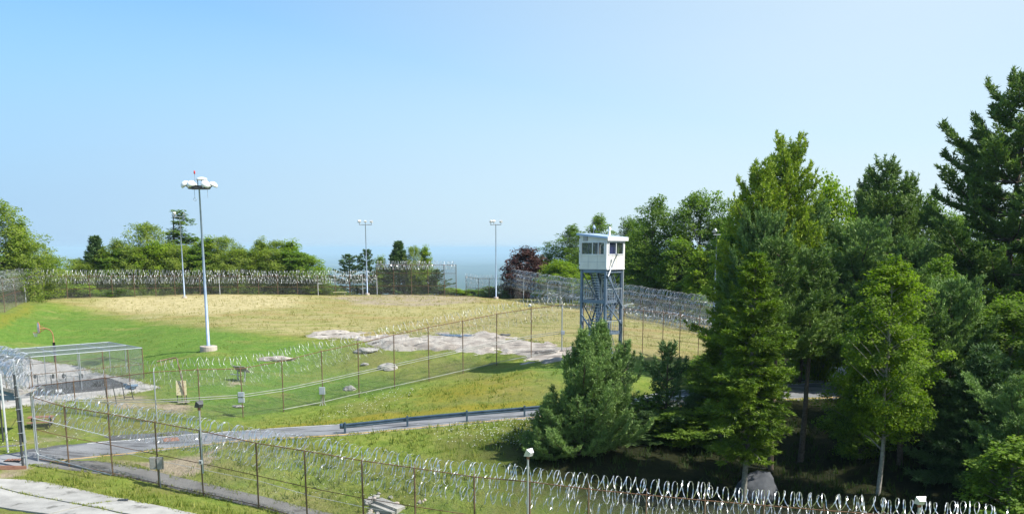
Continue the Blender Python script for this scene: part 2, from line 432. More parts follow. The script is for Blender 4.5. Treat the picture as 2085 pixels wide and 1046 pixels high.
MASKS = {
 'dry': [([(60,612),(140,606),(485,599),(900,598),(1045,606),(1145,622),(1300,640),(1480,665),(1480,735),(1300,728),(1145,720),(1080,700),(930,678),(760,690),(620,683),(470,672),(300,650),(200,632),(130,618)], 4.0, 1.0),
         ([(150,965),(330,960),(480,905),(560,930),(640,990),(760,1046),(600,1046),(400,980)], 3.0, .45),
         ([(900,880),(1100,855),(1100,900),(960,900)], 3.0, .45),
         ([(960,780),(1100,745),(1110,800),(1000,815)], 3.0, .45)],
 'straw': [([(230,606),(480,600),(620,604),(600,622),(420,640),(280,636),(200,622)], 3.0, 1.0),([(740,610),(900,604),(1100,640),(1000,660),(700,650)],4,.35)],
 'dirt': [([(640,604),(760,601),(900,598),(985,604),(1000,618),(860,626),(720,622)], 2.5, .55),
          ([(160,790),(400,835),(350,845),(180,850)], 3, .7), ([(320,815),(400,820),(400,845),(310,845)], 2, .8),
          ([(190,935),(300,940),(380,925),(460,905),(430,950),(360,975),(280,950)], 1.5, .9),
          ([(0,955),(60,950),(40,972),(-60,975)], 1, .8), ([(440,778),(480,772),(500,780),(470,787)], 1, .7),
          ([(720,800),(760,770),(800,740),(740,760),(700,800)], 2, .25),
          ([(250,840),(330,880),(150,905),(0,920),(0,905),(100,880)], 2, .45)],
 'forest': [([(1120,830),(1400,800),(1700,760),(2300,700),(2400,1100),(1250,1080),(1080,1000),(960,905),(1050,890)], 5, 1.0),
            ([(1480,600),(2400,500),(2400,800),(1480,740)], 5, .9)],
 'lush': [([(-60,660),(100,618),(200,640),(420,668),(560,690),(700,705),(640,760),(560,830),(420,860),(330,800),(280,770),(180,745),(-60,720)], 5, 1.0),
          ([(430,770),(700,750),(900,780),(760,815),(560,850),(430,870)], 4, .8),
          ([(950,745),(1150,740),(1330,735),(1420,760),(1250,800),(1000,760)], 3, .8)],
 'yellow': [([(480,875),(700,850),(1100,815),(1100,826),(700,861),(480,878)], 1, 1), ([(0,640),(60,618),(70,625),(20,660),(-40,690)], 2, .8),
            ([(800,800),(1100,740),(1100,810),(850,835)], 3, .6),([(60,955),(150,965),(300,1000),(250,1008),(120,985),(50,970)], 1.5, .4)],
}
xs = np.concatenate([-np.geomspace(96, 60000, 34)[::-1], np.arange(-95, 95.1, 0.7), np.geomspace(96, 60000, 34)])
ysn = np.concatenate([np.array([-2000, -800, -300, -120, -60, -20, 5, 20, 30]), np.arange(36, 178, 0.7), np.geomspace(179, 65000, 60)])
XX, YY = np.meshgrid(xs, ysn); ZZ = G(XX, YY)
rng = np.random.default_rng(5)
loc = (np.abs(XX) < 100) & (YY > 25) & (YY < 185)
hard = np.zeros(XX.shape)
for poly in (road_up + road_lo[::-1], path_up + path_lo[::-1], court_poly, apron_a):
    hard = np.maximum(hard, poly_mask(XX, YY, poly, .5))
bumps = np.zeros(XX.shape)
idx = np.argwhere(loc)
for i, j in idx:
    x, y = XX[i, j], YY[i, j]
    bumps[i, j] = pnoise(Vector((x * .35, y * .35, 1))) * .13 + pnoise(Vector((x * .9, y * .9, 4))) * .07
ZZ = ZZ + bumps * (1 - hard) - .07 * (hard > .6)
far = YY > 1500
ZZ = ZZ + np.where(far, 0, 0)
vr = np.random.default_rng(3)
for _ in range(70):   # low hills far out in the valley
    cx_, cy_ = vr.uniform(-24000, 26000), vr.uniform(9000, 60000)
    sx_, sy_ = vr.uniform(1500, 6000), vr.uniform(600, 2500); hh = vr.uniform(10, 55) * (.4 + cy_ / 60000)
    ZZ = ZZ + hh * np.exp(-((XX - cx_) / sx_) ** 2 - ((YY - cy_) / sy_) ** 2) * (YY > 3000)
ny, nx = XX.shape
vid = np.arange(ny * nx).reshape(ny, nx)
quads = np.stack([vid[:-1, :-1], vid[:-1, 1:], vid[1:, 1:], vid[1:, :-1]], -1).reshape(-1, 4)
allv = np.stack([XX, YY, ZZ], -1).reshape(-1, 3)
mask_v = {k: np.zeros(XX.shape) for k in MASKS}
for k, lst in MASKS.items():
    for poly, soft, amt in lst:
        wp = [hit(*p) for p in poly]
        mask_v[k] = np.maximum(mask_v[k], poly_mask(XX, YY, wp, soft) * amt * loc)
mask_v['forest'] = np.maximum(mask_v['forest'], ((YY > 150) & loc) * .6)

gm = bpy.data.materials.new('grass_and_earth'); gm.use_nodes = True
def build_ground_mat():
    nt = gm.node_tree; b = nt.nodes['Principled BSDF']; L = nt.links.new
    b.inputs['Roughness'].default_value = .95; b.inputs['Specular IOR Level'].default_value = .1
    tc = nt.nodes.new('ShaderNodeTexCoord')
    def nz(scale, detail=6, stretch=None, rough=.6):
        n = nt.nodes.new('ShaderNodeTexNoise'); n.inputs['Scale'].default_value = scale; n.inputs['Detail'].default_value = detail; n.inputs['Roughness'].default_value = rough
        if stretch:
            mp = nt.nodes.new('ShaderNodeMapping'); mp.inputs['Scale'].default_value = stretch; L(tc.outputs['Object'], mp.inputs['Vector']); L(mp.outputs[0], n.inputs['Vector'])
        else: L(tc.outputs['Object'], n.inputs['Vector'])
        return n.outputs['Fac']
    def ramp(fac, stops):
        c = nt.nodes.new('ShaderNodeValToRGB'); e = c.color_ramp.elements
        e[0].position, e[0].color = stops[0][0], (*stops[0][1], 1); e[1].position, e[1].color = stops[-1][0], (*stops[-1][1], 1)
        for p, col in stops[1:-1]: q = e.new(p); q.color = (*col, 1)
        L(fac, c.inputs[0]); return c.outputs[0]
    def mix(fac, a, c):
        m = nt.nodes.new('ShaderNodeMixRGB'); L(fac, m.inputs[0]); L(a, m.inputs[1]); L(c, m.inputs[2]); return m.outputs[0]
    def ma(op, a, c):
        m = nt.nodes.new('ShaderNodeMath'); m.operation = op
        for i, v in enumerate((a, c)):
            if isinstance(v, (int, float)): m.inputs[i].default_value = v
            else: L(v, m.inputs[i])
        return m.outputs[0]
    def edge(name, nfac, amt=1.0, sharp=4.0):
        a = nt.nodes.new('ShaderNodeAttribute'); a.attribute_name = name
        v = ma('ADD', a.outputs['Fac'], ma('MULTIPLY', ma('SUBTRACT', nfac, .5), amt))
        v = ma('MULTIPLY', ma('SUBTRACT', v, .5), sharp); v = ma('ADD', v, .5)
        m = nt.nodes.new('ShaderNodeClamp'); L(v, m.inputs[0])
        g = ma('MULTIPLY', m.outputs[0], ma('MINIMUM', ma('MULTIPLY', a.outputs['Fac'], 5.0), 1.0)); return g
    n1 = nz(.22, 8); n2 = nz(1.3, 8, None, .7); n3 = nz(.12, 5, (.5, 1.6, 1)); n4 = nz(5, 6, None, .75); n5 = nz(.5, 8, (.35, 1.5, 1), .7)
    n6 = nz(.35, 10, (.7, 1.2, 1), .75)
    base = ramp(n2, [(.3, (.095,.150,.020)), (.5, (.170,.225,.038)), (.7, (.27,.285,.068))])
    base = mix(ramp(n1, [(.42, (0,0,0)), (.6, (.7,.7,.7))]), base, ramp(n4, [(.3, (.12,.13,.03)), (.7, (.24,.21,.08))]))
    lush = ramp(n2, [(.3, (.085,.165,.026)), (.5, (.115,.21,.034)), (.72, (.16,.245,.048))])
    lush = mix(ramp(n5, [(.5, (0,0,0)), (.72, (.6,.6,.6))]), lush, ramp(n4, [(.3, (.17,.19,.04)), (.7, (.25,.24,.08))]))
    lush = mix(ramp(n4, [(.35, (.3,.3,.3)), (.55, (0,0,0))]), lush, ramp(n2, [(.3, (.045,.095,.015)), (.7, (.07,.13,.02))]))
    lush = mix(ramp(nz(.19, 9, (.5, 1.3, 1), .75), [(.54, (0,0,0)), (.64, (.7,.7,.7))]), lush, ramp(n2, [(.3, (.20,.20,.05)), (.7, (.30,.27,.10))]))
    base = mix(edge('lush', n1, .9, 2.5), base, lush)
    yel = ramp(n4, [(.3, (.17,.17,.02)), (.7, (.28,.24,.035))])
    base = mix(edge('yellow', n2, .8, 2.5), base, yel)
    dry = ramp(n4, [(.25, (.26,.225,.09)), (.75, (.42,.37,.175))])
    dry = mix(ramp(n5, [(.46, (0,0,0)), (.56, (.85,.85,.85))]), dry, ramp(n4, [(.3, (.17,.20,.05)), (.7, (.27,.27,.085))]))
    dry = mix(ramp(n3, [(.5, (0,0,0)), (.62, (.6,.6,.6))]), dry, ramp(n2, [(.3, (.25,.175,.065)), (.7, (.36,.26,.11))]))
    dry = mix(ramp(nz(.28, 8, (.25, 1.3, 1), .7), [(.56, (0,0,0)), (.66, (.8,.8,.8))]), dry, ramp(n2, [(.3, (.34,.30,.16)), (.7, (.48,.42,.25))]))
    base = mix(edge('dry', n6, 1.1, 2.2), base, dry)
    nb = nz(.11, 9, (.35, 1.5, 1), .72)
    dry = mix(ramp(nb, [(.45, (0,0,0)), (.55, (.85,.85,.85))]), dry, ramp(n4, [(.3, (.19,.23,.055)), (.7, (.31,.33,.105))]))
    dry = mix(ramp(nz(.17, 9, (.3, 1.8, 1), .75), [(.57, (0,0,0)), (.63, (.7,.7,.7))]), dry, ramp(n4, [(.3, (.27,.16,.07)), (.7, (.40,.27,.13))]))
    straw = ramp(n2, [(.3, (.33,.28,.13)), (.7, (.54,.47,.26))])
    base = mix(edge('straw', n5, 1.4, 2.0), base, straw)
    dirt = ramp(n2, [(.3, (.24,.19,.125)), (.7, (.40,.34,.25))])
    base = mix(edge('dirt', n6, 1.4, 4.0), base, dirt)
    fl = ramp(n2, [(.35, (.010,.013,.005)), (.7, (.032,.034,.012))])  # litter colour, darkened further to carry the shade of the woods
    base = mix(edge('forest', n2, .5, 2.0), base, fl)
    L(base, b.inputs['Base Color'])
    bp = nt.nodes.new('ShaderNodeBump'); bp.inputs['Strength'].default_value = .9; bp.inputs['Distance'].default_value = .16
    L(ma('ADD', n4, ma('MULTIPLY', n2, 1.5)), bp.inputs['Height']); L(bp.outputs[0], b.inputs['Normal'])
build_ground_mat()
vm = bpy.data.materials.new('valley_land'); vm.use_nodes = True
def build_valley_mat():
    nt = vm.node_tree; b = nt.nodes['Principled BSDF']; L = nt.links.new
    b.inputs['Roughness'].default_value = 1; b.inputs['Specular IOR Level'].default_value = 0
    tc = nt.nodes.new('ShaderNodeTexCoord')
    vo = nt.nodes.new('ShaderNodeTexVoronoi'); vo.inputs['Scale'].default_value = .0011
    no = nt.nodes.new('ShaderNodeTexNoise'); no.inputs['Scale'].default_value = .0004; no.inputs['Detail'].default_value = 8
    L(tc.outputs['Object'], vo.inputs['Vector']); L(tc.outputs['Object'], no.inputs['Vector'])
    c = nt.nodes.new('ShaderNodeValToRGB'); e = c.color_ramp.elements
    e[0].position, e[0].color = .0, (.03,.055,.02, 1); e[1].position, e[1].color = 1, (.05,.075,.03, 1)
    for p, col in ((.66, (.03,.055,.02)), (.70, (.13,.18,.06)), (.85, (.035,.06,.02)), (.93, (.2,.2,.12))): q = e.new(p); q.color = (*col, 1)
    sp = nt.nodes.new('ShaderNodeSeparateColor'); L(vo.outputs['Color'], sp.inputs[0]); L(sp.outputs[0], c.inputs[0])
    c2 = nt.nodes.new('ShaderNodeValToRGB'); f = c2.color_ramp.elements; f[0].position = .42; f[1].position = .55
    L(no.outputs['Fac'], c2.inputs[0])
    m = nt.nodes.new('ShaderNodeMixRGB'); L(c2.outputs[0], m.inputs[0]); m.inputs[1].default_value = (.03,.052,.02, 1); L(c.outputs[0], m.inputs[2])
    L(m.outputs[0], b.inputs['Base Color'])
build_valley_mat()

def submesh(name, sel, material):
    q = quads[sel]; used, inv = np.unique(q, return_inverse=True)
    o = mk(name, allv[used], inv.reshape(-1, 4), material, smooth=True)
    for k, arr in mask_v.items():
        a = o.data.attributes.new(k, 'FLOAT', 'POINT'); a.data.foreach_set('value', arr.ravel()[used].astype(np.float32))
    return setting(o)
qc = allv[quads].mean(1)
near_sel = (np.abs(qc[:, 0]) < 240) & (qc[:, 1] < 330)
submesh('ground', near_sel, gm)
submesh('valley', ~near_sel, vm)

# ------------------------------------------------------------------ roads, path, slabs
def resample(pts, n):
    a = np.array([[p.x, p.y] for p in pts]); s = np.concatenate([[0], np.cumsum(np.hypot(*np.diff(a, axis=0).T))])
    t = np.linspace(0, s[-1], n)
    a2 = np.stack([np.interp(t, s, a[:, 0]), np.interp(t, s, a[:, 1])], 1)
    for _ in range(6):
        a2[1:-1] = (a2[:-2] + 2 * a2[1:-1] + a2[2:]) / 4
    return a2
def strip(name, A, B, off, material, w0=0.0, w1=1.0, cols=7, parent=None):
    t = np.linspace(w0, w1, cols)
    n = len(A)
    P = A[:, None] * (1 - t[None, :, None]) + B[:, None] * t[None, :, None]
    Z = G(P[..., 0], P[..., 1]) + off
    V = np.concatenate([P, Z[..., None]], -1)
    low = V.copy(); low[..., 2] -= .12
    # turned-down edges so that the sheet has a thickness
    V = np.concatenate([low[:, :1], V, low[:, -1:]], 1); c = cols + 2
    i = np.arange(n * c).reshape(n, c)
    q = np.stack([i[:-1, :-1], i[:-1, 1:], i[1:, 1:], i[1:, :-1]], -1).reshape(-1, 4)
    return mk(name, V.reshape(-1, 3), q, material, parent)
NR = 150
RA, RB = resample(road_up, NR), resample(road_lo, NR)
road = setting(strip('road', RA, RB, .012, M['asphalt']))
wl = setting(strip('white_edge_line', RA[14:], RB[14:], .020, M['white_line'], .05, .075, 2))
yl = setting(strip('yellow_edge_line', RA[10:], RB[10:], .020, M['yellow'], .93, .96, 2))
NP_ = 70
PA, PB = resample(path_up, NP_), resample(path_lo, NP_)
setting(strip('path', PA, PB, .017, M['asphalt_path']))

def sheet(name, poly, off, material, thick=.12, parent=None, zflat=None, cell=.9):
    """a slab following the ground, cut to a polygon"""
    import bmesh
    P = [(p.x, p.y) for p in poly]
    x0 = min(p[0] for p in P); x1 = max(p[0] for p in P); y0 = min(p[1] for p in P); y1 = max(p[1] for p in P)
    def clip(pts, ax, lim, sg):
        out = []
        for i in range(len(pts)):
            a, b = pts[i], pts[(i+1) % len(pts)]; fa = (a[ax] - lim) * sg; fb = (b[ax] - lim) * sg
            if fa >= 0: out.append(a)
            if fa * fb < 0:
                t = fa / (fa - fb); out.append((a[0] + (b[0]-a[0]) * t, a[1] + (b[1]-a[1]) * t))
        return out
    bm = bmesh.new(); xx = x0
    while xx < x1:
        col_ = clip(clip(P, 0, xx, 1), 0, xx + cell, -1); yy = y0
        while yy < y1 and len(col_) > 2:
            q = clip(clip(col_, 1, yy, 1), 1, yy + cell, -1)
            q = [p for i, p in enumerate(q) if math.hypot(p[0] - q[i-1][0], p[1] - q[i-1][1]) > 1e-4]
            if len(q) > 2:
                try: bm.faces.new([bm.verts.new((p[0], p[1], 0)) for p in q])
                except ValueError: pass
            yy += cell
        xx += cell
    bmesh.ops.remove_doubles(bm, verts=bm.verts[:], dist=.003)
    for f in bm.faces:
        if f.normal.z < 0: f.normal_flip()
    xy = np.array([v.co[:2] for v in bm.verts]); z = G(xy[:, 0], xy[:, 1]) + off
    for v, zz in zip(bm.verts, z): v.co.z = zz
    be = [e for e in bm.edges if e.is_boundary]
    r = bmesh.ops.extrude_edge_only(bm, edges=be)
    for v in [g for g in r['geom'] if isinstance(g, bmesh.types.BMVert)]: v.co.z -= thick
    me = bpy.data.meshes.new(name); bm.to_mesh(me); bm.free(); me.materials.append(material)
    return link(name, me, parent)
apron = setting(empty('concrete_apron', apron_a[2]))
def slab(pts):
    o = sheet('slab', [hit(*p) for p in pts], .03, M['concrete']); o.parent = apron
    o.matrix_parent_inverse = Matrix.Translation(-apron.location); return o
slab([(-60,972),(45,976),(110,984),(180,1000),(262,1017),(170,1027),(105,1015),(0,992),(-60,982)])
slab([(264,1018),(290,1023),(370,1040),(470,1062),(560,1085),(400,1085),(240,1042),(173,1028)])
slab([(-60,984),(0,994),(105,1017),(168,1029),(100,1046),(-60,1020)])
slab([(172,1030),(238,1044),(330,1068),(398,1085),(170,1090),(104,1047)])
court = setting(sheet('basketball_court', court_poly, .03, M['court']))
def slab_pts(pts): return [hit(*p) for p in pts]
setting(sheet('court_shadow_patch', slab_pts([(50,806),(75,784),(215,768),(268,785),(200,796),(110,805)]), .05, M['shadow_dark'], .03))  # dark sheet standing in for the shadow of cage roof and weight racks
setting(sheet('weathered_road_shoulder', slab_pts([(-60,915),(0,908),(100,897),(150,893),(250,884),(330,880),(400,874),(400,884),(250,893),(150,905),(0,927),(-60,938)]), .005, M['asphalt_patch'], .05))
setting(sheet('parking_lot', slab_pts([(1560,752),(1760,745),(1900,745),(1900,768),(1760,771),(1560,783)]), .02, M['concrete'], .1))
#@@END_SETTING

# ------------------------------------------------------------------ fences
def link_panel(parent, a0, a1, b0, b1, step, w, material):
    """chain link wires woven between two posts: a = foot, b = top, in the parent's space"""
    a0, a1, b0, b1 = map(Vector, (a0, a1, b0, b1))
    L = (a1 - a0).length; H = (b0 - a0).length
    V = []; Fc = []
    nrm = (a1 - a0).cross(b0 - a0).normalized()
    def P(u, v):   # u 0..L, v 0..H
        s = u / L; t = v / H
        return a0.lerp(a1, s).lerp(b0.lerp(b1, s), t)
    k = -H
    while k < L:
        for sgn in (1, -1):
            if sgn == 1: u0, v0, u1, v1 = k, 0, k + H, H
            else: u0, v0, u1, v1 = k + H, 0, k, H
            du = u1 - u0; dv = v1 - v0
            ta, tb = 0.0, 1.0
            for lim, s_ in ((0, 1), (L, -1)):
                f0 = (u0 - lim) * s_; f1 = (u1 - lim) * s_
                if f0 < 0 and f1 < 0: ta = 2
                elif f0 < 0: ta = max(ta, f0 / (f0 - f1))
                elif f1 < 0: tb = min(tb, f0 / (f0 - f1))
            if ta >= tb: continue
            p = P(u0 + du * ta, v0 + dv * ta); q = P(u0 + du * tb, v0 + dv * tb)
            d = (q - p).normalized(); s = d.cross(nrm).normalized() * w / 2; o = nrm * (.004 * sgn); e = nrm * w * .45
            n = len(V); V += [p + s + o, p - s + o, p + o + e, q + s + o, q - s + o, q + o + e]
            Fc += [(n, n+1, n+4), (n, n+4, n+3), (n+1, n+2, n+5), (n+1, n+5, n+4), (n+2, n, n+3), (n+2, n+3, n+5)]
        k += step
    if V: mk('chain_link', [tuple(v) for v in V], np.array(Fc), material, parent)

def coil(parent, path, radius, pitch, w, material, seed=0, jitter=.11, seg=20, vis=1.0, xflip=0):
    """a roll of razor ribbon along a path given in the parent's space"""
    rnd = np.random.default_rng(seed)
    P = np.array([[p[0], p[1], p[2]] for p in path], float)
    s = np.concatenate([[0], np.cumsum(np.linalg.norm(np.diff(P, axis=0), axis=1))])
    loops = max(2, int(s[-1] / pitch)); n = loops * seg
    tt = np.linspace(0, s[-1], n + 1)
    lp = np.arange(n + 1) / seg
    warp = np.interp(lp, np.arange(loops + 2), rnd.normal(0, jitter, loops + 2)) * pitch * 4
    tt2 = np.clip(tt + warp, 0, s[-1])
    C = np.stack([np.interp(tt2, s, P[:, i]) for i in range(3)], 1)
    T = np.gradient(np.stack([np.interp(tt, s, P[:, i]) for i in range(3)], 1), axis=0)
    T /= np.linalg.norm(T, axis=1, keepdims=True) + 1e-9
    C = C + T * (.20 * pitch * np.cos(1.5 * lp * 2 * math.pi + seed))[:, None]
    S = np.cross(T, [0, 0, 1]); S /= np.linalg.norm(S, axis=1, keepdims=True) + 1e-9
    U = np.cross(S, T)
    ang = lp * 2 * math.pi + rnd.uniform(0, 6)
    rr = radius * (1 + .07 * np.sin(lp * .7 + seed)) * (1 + np.interp(lp, np.arange(loops + 2), rnd.normal(0, jitter, loops + 2)))
    ring = C + (S * np.cos(ang)[:, None] + U * np.sin(ang)[:, None]) * rr[:, None]
    ring[:, 2] += np.interp(lp, np.arange(0, loops + 9, 6), rnd.normal(0, .055, len(np.arange(0, loops + 9, 6))))
    D = np.gradient(ring, axis=0); D /= np.linalg.norm(D, axis=1, keepdims=True) + 1e-9
    rad = ring - C; rad /= np.linalg.norm(rad, axis=1, keepdims=True) + 1e-9
    B = np.cross(D, rad)
    ww = w * np.where(np.arange(n + 1) % 2 == 0, 1.25, .6)[:, None]
    tw = rnd.normal(0, .35, n + 1)[:, None]
    B = B * np.cos(tw) + rad * np.sin(tw)
    V = np.empty((2 * (n + 1), 3)); V[0::2] = ring + B * ww / 2; V[1::2] = ring - B * ww / 2
    i = np.arange(n) * 2
    q = np.stack([i, i+1, i+3, i+2], 1)
    return mk('razor_coil', V, q, material, parent)

def fence(name, label, posts, coils, rails=(1.0,), link=(.085, .006), post_r=.045, rail_r=.03, rail_mat=None, away=None, tilt=True, group=None, arm=.3, sill=False):
    """posts: (foot Vector, height, material).  coils: (dz from the top, sideways offset, radius, pitch, width, material)"""
    org = posts[0][0]
    root = empty(name, org)
    tag(root, label, 'fence', group)
    rel = [(p - org, h, m) for p, h, m in posts]
    away = Vector(away).normalized() if away else None
    rnd = random.Random(len(posts))
    for p, h, m in rel:
        pt = rod('post', p - Vector((0, 0, .2)), p + Vector((rnd.uniform(-.03, .03), 0, h)), post_r * (1.3 if m is M['galv'] else 1), m, root)
        if arm:
            d = away or Vector((0, 1, 0))
            rod('post_arm', p + Vector((0, 0, h)), p + Vector((0, 0, h)) + d * arm * .7 + Vector((0, 0, arm)), .02, m, root)
    for i in range(len(rel) - 1):
        (p0, h0, m0), (p1, h1, m1) = rel[i], rel[i+1]
        z = Vector((0, 0, 1))
        for fr in rails:
            rod('rail', p0 + z * h0 * fr, p1 + z * h1 * fr, rail_r if fr == 1.0 else rail_r * .8, rail_mat or M['rust_rail'], root)
        if link:
            link_panel(root, p0 + z * .05, p1 + z * .05, p0 + z * h0, p1 + z * h1, link[0], link[1], M['wire'])
    for j, (dz, off, r_, pitch, w, m) in enumerate(coils):
        path = [p + Vector((0, 0, h + dz)) + (away or Vector((0, 1, 0))) * off for p, h, _ in rel]
        coil(root, path, r_, pitch, w, m, seed=j + 11 * len(rel))
    return root

def spread(pts, step=3.05):
    """even posts along a polyline of (foot, height)"""
    out = []
    return out

Pr, Pg, Pl = M['rust_pipe'], M['galv'], M['galv_light']
# front perimeter fence, near edge of the yard
FR = [(66,808,62.6),(130,827,62.2),(220,842,61.4),(315,859,60.4),(406,876,59),(520,901,57.4),(620,917,56),(737,937,54.7),(844,952,53.6),(966,970,52.7),(1079,980,52),(1199,995,51.3),(1317,1007,50.7),
      (1436,1018,50.2),(1556,1028,49.7),(1678,1038,49.2),(1800,1047,48.7),(1925,1056,48.2),(2050,1066,47.8)]
fr = []
for i, (px, py, zc) in enumerate(FR):
    t = at(px, py, zc); g = g1(t.x, t.y); h = t.z - g
    fr.append((Vector((t.x, t.y, g)), h, Pg if i == 0 else Pr))
RZ, RO, RM_ = M['razor'], M['razor_old'], M['razor_dull']
front = fence('perimeter_fence', 'rusty chain link fence in the foreground topped with big loose razor wire loops', fr,
      [(.36, .25, .39, .31, .043, RZ), (-.42, .55, .39, .31, .039, RZ), (-1.18, .6, .38, .31, .035, RZ)], rails=(1.0, .5, .04), away=(.1, 1, 0), post_r=.05, rail_r=.028)
# middle fence running up the slope to the corner post by the tower
MD = [(60,787,1),(150,776,73.5),(215,769,73),(313,757,72.5),(402,752,73.5),(490,750,75.5),(573,735,77.5),(654,715,79.5),(728,699,81.5),(801,682,83),(872,666,84.5),(942,653,86),(1011,639,87.5),(1082,628,88.5),(1145,620,89.5)]
md = []
for i, (px, py, zc) in enumerate(MD):
    if i == 0: zc = 74
    t = at(px, py, zc); g = g1(t.x, t.y)
    md.append((Vector((t.x, t.y, g)), t.z - g, M['galv'] if i in (3, 14) else Pr))
middle = fence('yard_fence', 'tall brown chain link fence climbing the slope with two white conduits along it', md,
      [(.50, .7, .36, .36, .024, RM_), (-.3, 1.0, .36, .40, .018, RM_), (-1.1, 1.0, .36, .40, .016, RM_)], rails=(1.0,), away=(-.2, 1, 0), post_r=.042, rail_r=.028, link=(.10, .006))
# the conduits on it
org = md[0][0]
def along(fr_, side=-.12, dz=0.0):
    return [p - org + Vector((0, side, h * fr_ + dz)) for p, h, _ in md]
for f_, a_, z_ in ((.42, 1, 0.0), (.42, 1, .17), (.05, 6, .02)):
    pts = along(f_, -.12, z_)[a_:]
    MB().tube(pts, .027, 6).build('conduit', M['conduit'], middle, smooth=True)
# fence from the corner post behind the tower to the right
t14 = md[-1][0]
IN = [(1145,620,89.5),(1188,622,90),(1230,625,90.5),(1271,629,91),(1310,632,91.5),(1351,636,92),(1386,641,92.7),(1424,649,93.5),(1460,653,94.3),(1496,657,95),(1532,661,96)]
inn = []
for px, py, zc in IN:
    t = at(px, py, zc); g = g1(t.x, t.y); inn.append((Vector((t.x, t.y, g)), t.z - g, Pr))
fence('yard_fence', 'thin brown chain link fence with spurred posts running right behind the guard tower', inn,
      [(-.2, 1.2, .3, .45, .02, RO)], rails=(1.0, .42), away=(0, 1, 0), post_r=.035, rail_r=.02, link=(.10, .006))
# far fence along the crest
def mkposts(lst, mats=None):
    out = []
    for i, (px, top, zc) in enumerate(lst):
        p = gp(px, zc); h = top_z(p.y, top) - p.z
        out.append((p, h, (mats or {}).get(i, Pr)))
    return out
LF = [(-75,588,107),(-45,580,111),(-18,575,116),(10,570,121),(33,566,126),(53,563,130),(72,561,133),(90,560,136)]
fence('crest_fence', 'chain link fence with sagging razor coils curving down at the left edge of the photo', mkposts(LF, {5: Pl}),
      [(.30, -.1, .36, .22, .03, RZ), (-.35, -.3, .36, .22, .03, RZ), (-1.0, -.4, .36, .22, .03, RO), (.75, .1, .33, .22, .03, RO)], rails=(1.0, .5), away=(-.6, 1, 0), link=(.12, .009), post_r=.05)
FF = [90,138,184,230,275,318,357,408,448,485,527,566,606,647,683,712,739,768]
ffp = [(x, 562 - .0 * i, 136 + 14.5 * (x - 90) / 680) for i, x in enumerate(FF)]
fence('crest_fence', 'long straight rusty fence along the far crest in front of the left trees', mkposts(ffp, {8: Pl, 16: Pl, 17: Pl}),
      [(.55, -.1, .37, .30, .030, RO), (-.1, -.35, .37, .30, .028, RO), (-.75, -.35, .37, .30, .028, RO)], rails=(1.0, .42), away=(0, 1, 0), link=(.12, .009), post_r=.05)
RF = [768,802,838,872,905,929]
fence('crest_fence', 'raised fence section before the two dark trees with razor wire at its high top', mkposts([(x, 539, 150.5 + i * .1) for i, x in enumerate(RF)]),
      [(.25, -.1, .37, .26, .036, RO), (-.35, -.35, .37, .26, .036, RZ)], rails=(1.0, .3, .72), away=(0, 1, 0), link=(.12, .009), post_r=.05, arm=0)
LR = [929,949,974,996,1020,1041]
lowf = mkposts([(x, [540,562,566,566,566,562][i], 151 - i * .6) for i, x in enumerate(LR)])
fence('crest_fence', 'lower thin fence with glinting razor wire against the blue valley', lowf[1:],
      [(.1, -.1, .34, .24, .036, RZ), (-.6, -.3, .34, .24, .036, RZ), (-1.2, -.3, .34, .26, .03, RZ)], rails=(.98, .45), away=(0, 1, 0), link=(.12, .008), post_r=.04, arm=0)
BF = [(1041,562,148.5),(1066,568,144.5),(1093,573,141),(1115,577,138),(1140,580,135),(1166,584,132),(1192,588,129.5),(1220,592,127),(1248,596,124.5),(1276,600,122),(1304,604,119.5),(1332,608,117.5),(1362,612,115.5),
      (1393,617,113.5),(1424,622,111.5),(1456,627,109.5),(1490,633,107.5),(1526,640,105.5)]
fence('perimeter_fence', 'back fence stacked with four dense rows of razor coils receding behind the guard tower', mkposts(BF, {i: Pl for i in range(0, 6)}),
      [(.8, -.05, .40, .17, .04, RO), (.1, -.3, .40, .17, .04, RZ), (-.6, -.45, .40, .17, .04, RO), (-1.25, -.5, .38, .18, .04, RZ)], rails=(1.0, .5), away=(.6, 1, 0), link=(.11, .009), post_r=.05)
gc = empty('razor_wire_roll', gp(1085, 141)); tag(gc, 'single razor wire roll lying on the grass in front of the back fence', 'razor wire')
coil(gc, [gp(x, z) + Vector((0, 0, .75)) - gc.location for x, z in [(1085,139),(1120,134),(1160,129),(1220,123.5),(1290,117.5),(1360,112.5),(1430,108.5),(1500,105)]], .85, .28, .05, RO, seed=4)
coil(gc, [gp(x, z) + Vector((0, -.9, .45)) - gc.location for x, z in [(1230,122),(1290,116.5),(1360,111.5),(1430,107.5),(1500,104)]], .45, .3, .04, RZ, seed=9)

# ------------------------------------------------------------------ gate and coil pile at the left edge
gpost = at(50, 948, 61.8); gpost.z = g1(gpost.x, gpost.y)
def ptop(p, py): return top_z(p.y, py)
gt = empty('gate_post', gpost); tag(gt, 'thick dark double gate post with wire ties left of the road', 'gate post')
hgt = ptop(gpost, 762) - gpost.z
rod('post', (-.10, 0, -.1), (-.10, 0, hgt), .075, M['dark_metal'], gt)
rod('post', (.12, .05, -.1), (.12, .05, hgt - 1.4), .07, M['galv'], gt)
for k in range(7): rod('wire_tie', (-.2, -.05, .8 + k * .75), (.22, -.08, .86 + k * .75), .018, M['galv_light'], gt)
rod('brace_wire', (-.1, 0, 3.4), (-2.4, .1, .2), .012, M['dark_metal'], gt)
gl = empty('pipe_gate', gpost + Vector((.55, .5, 0))); tag(gl, 'open gate leaf frame of bent galvanised pipe hung on the road post', 'gate')
pts = [(0, 0, hgt - 1.2), (0, 0, 3.5), (0, 0, 1.2), (.05, 0, .95), (.2, -.02, .8), (.5, -.03, .72), (5.2, -1.4, -.15)]
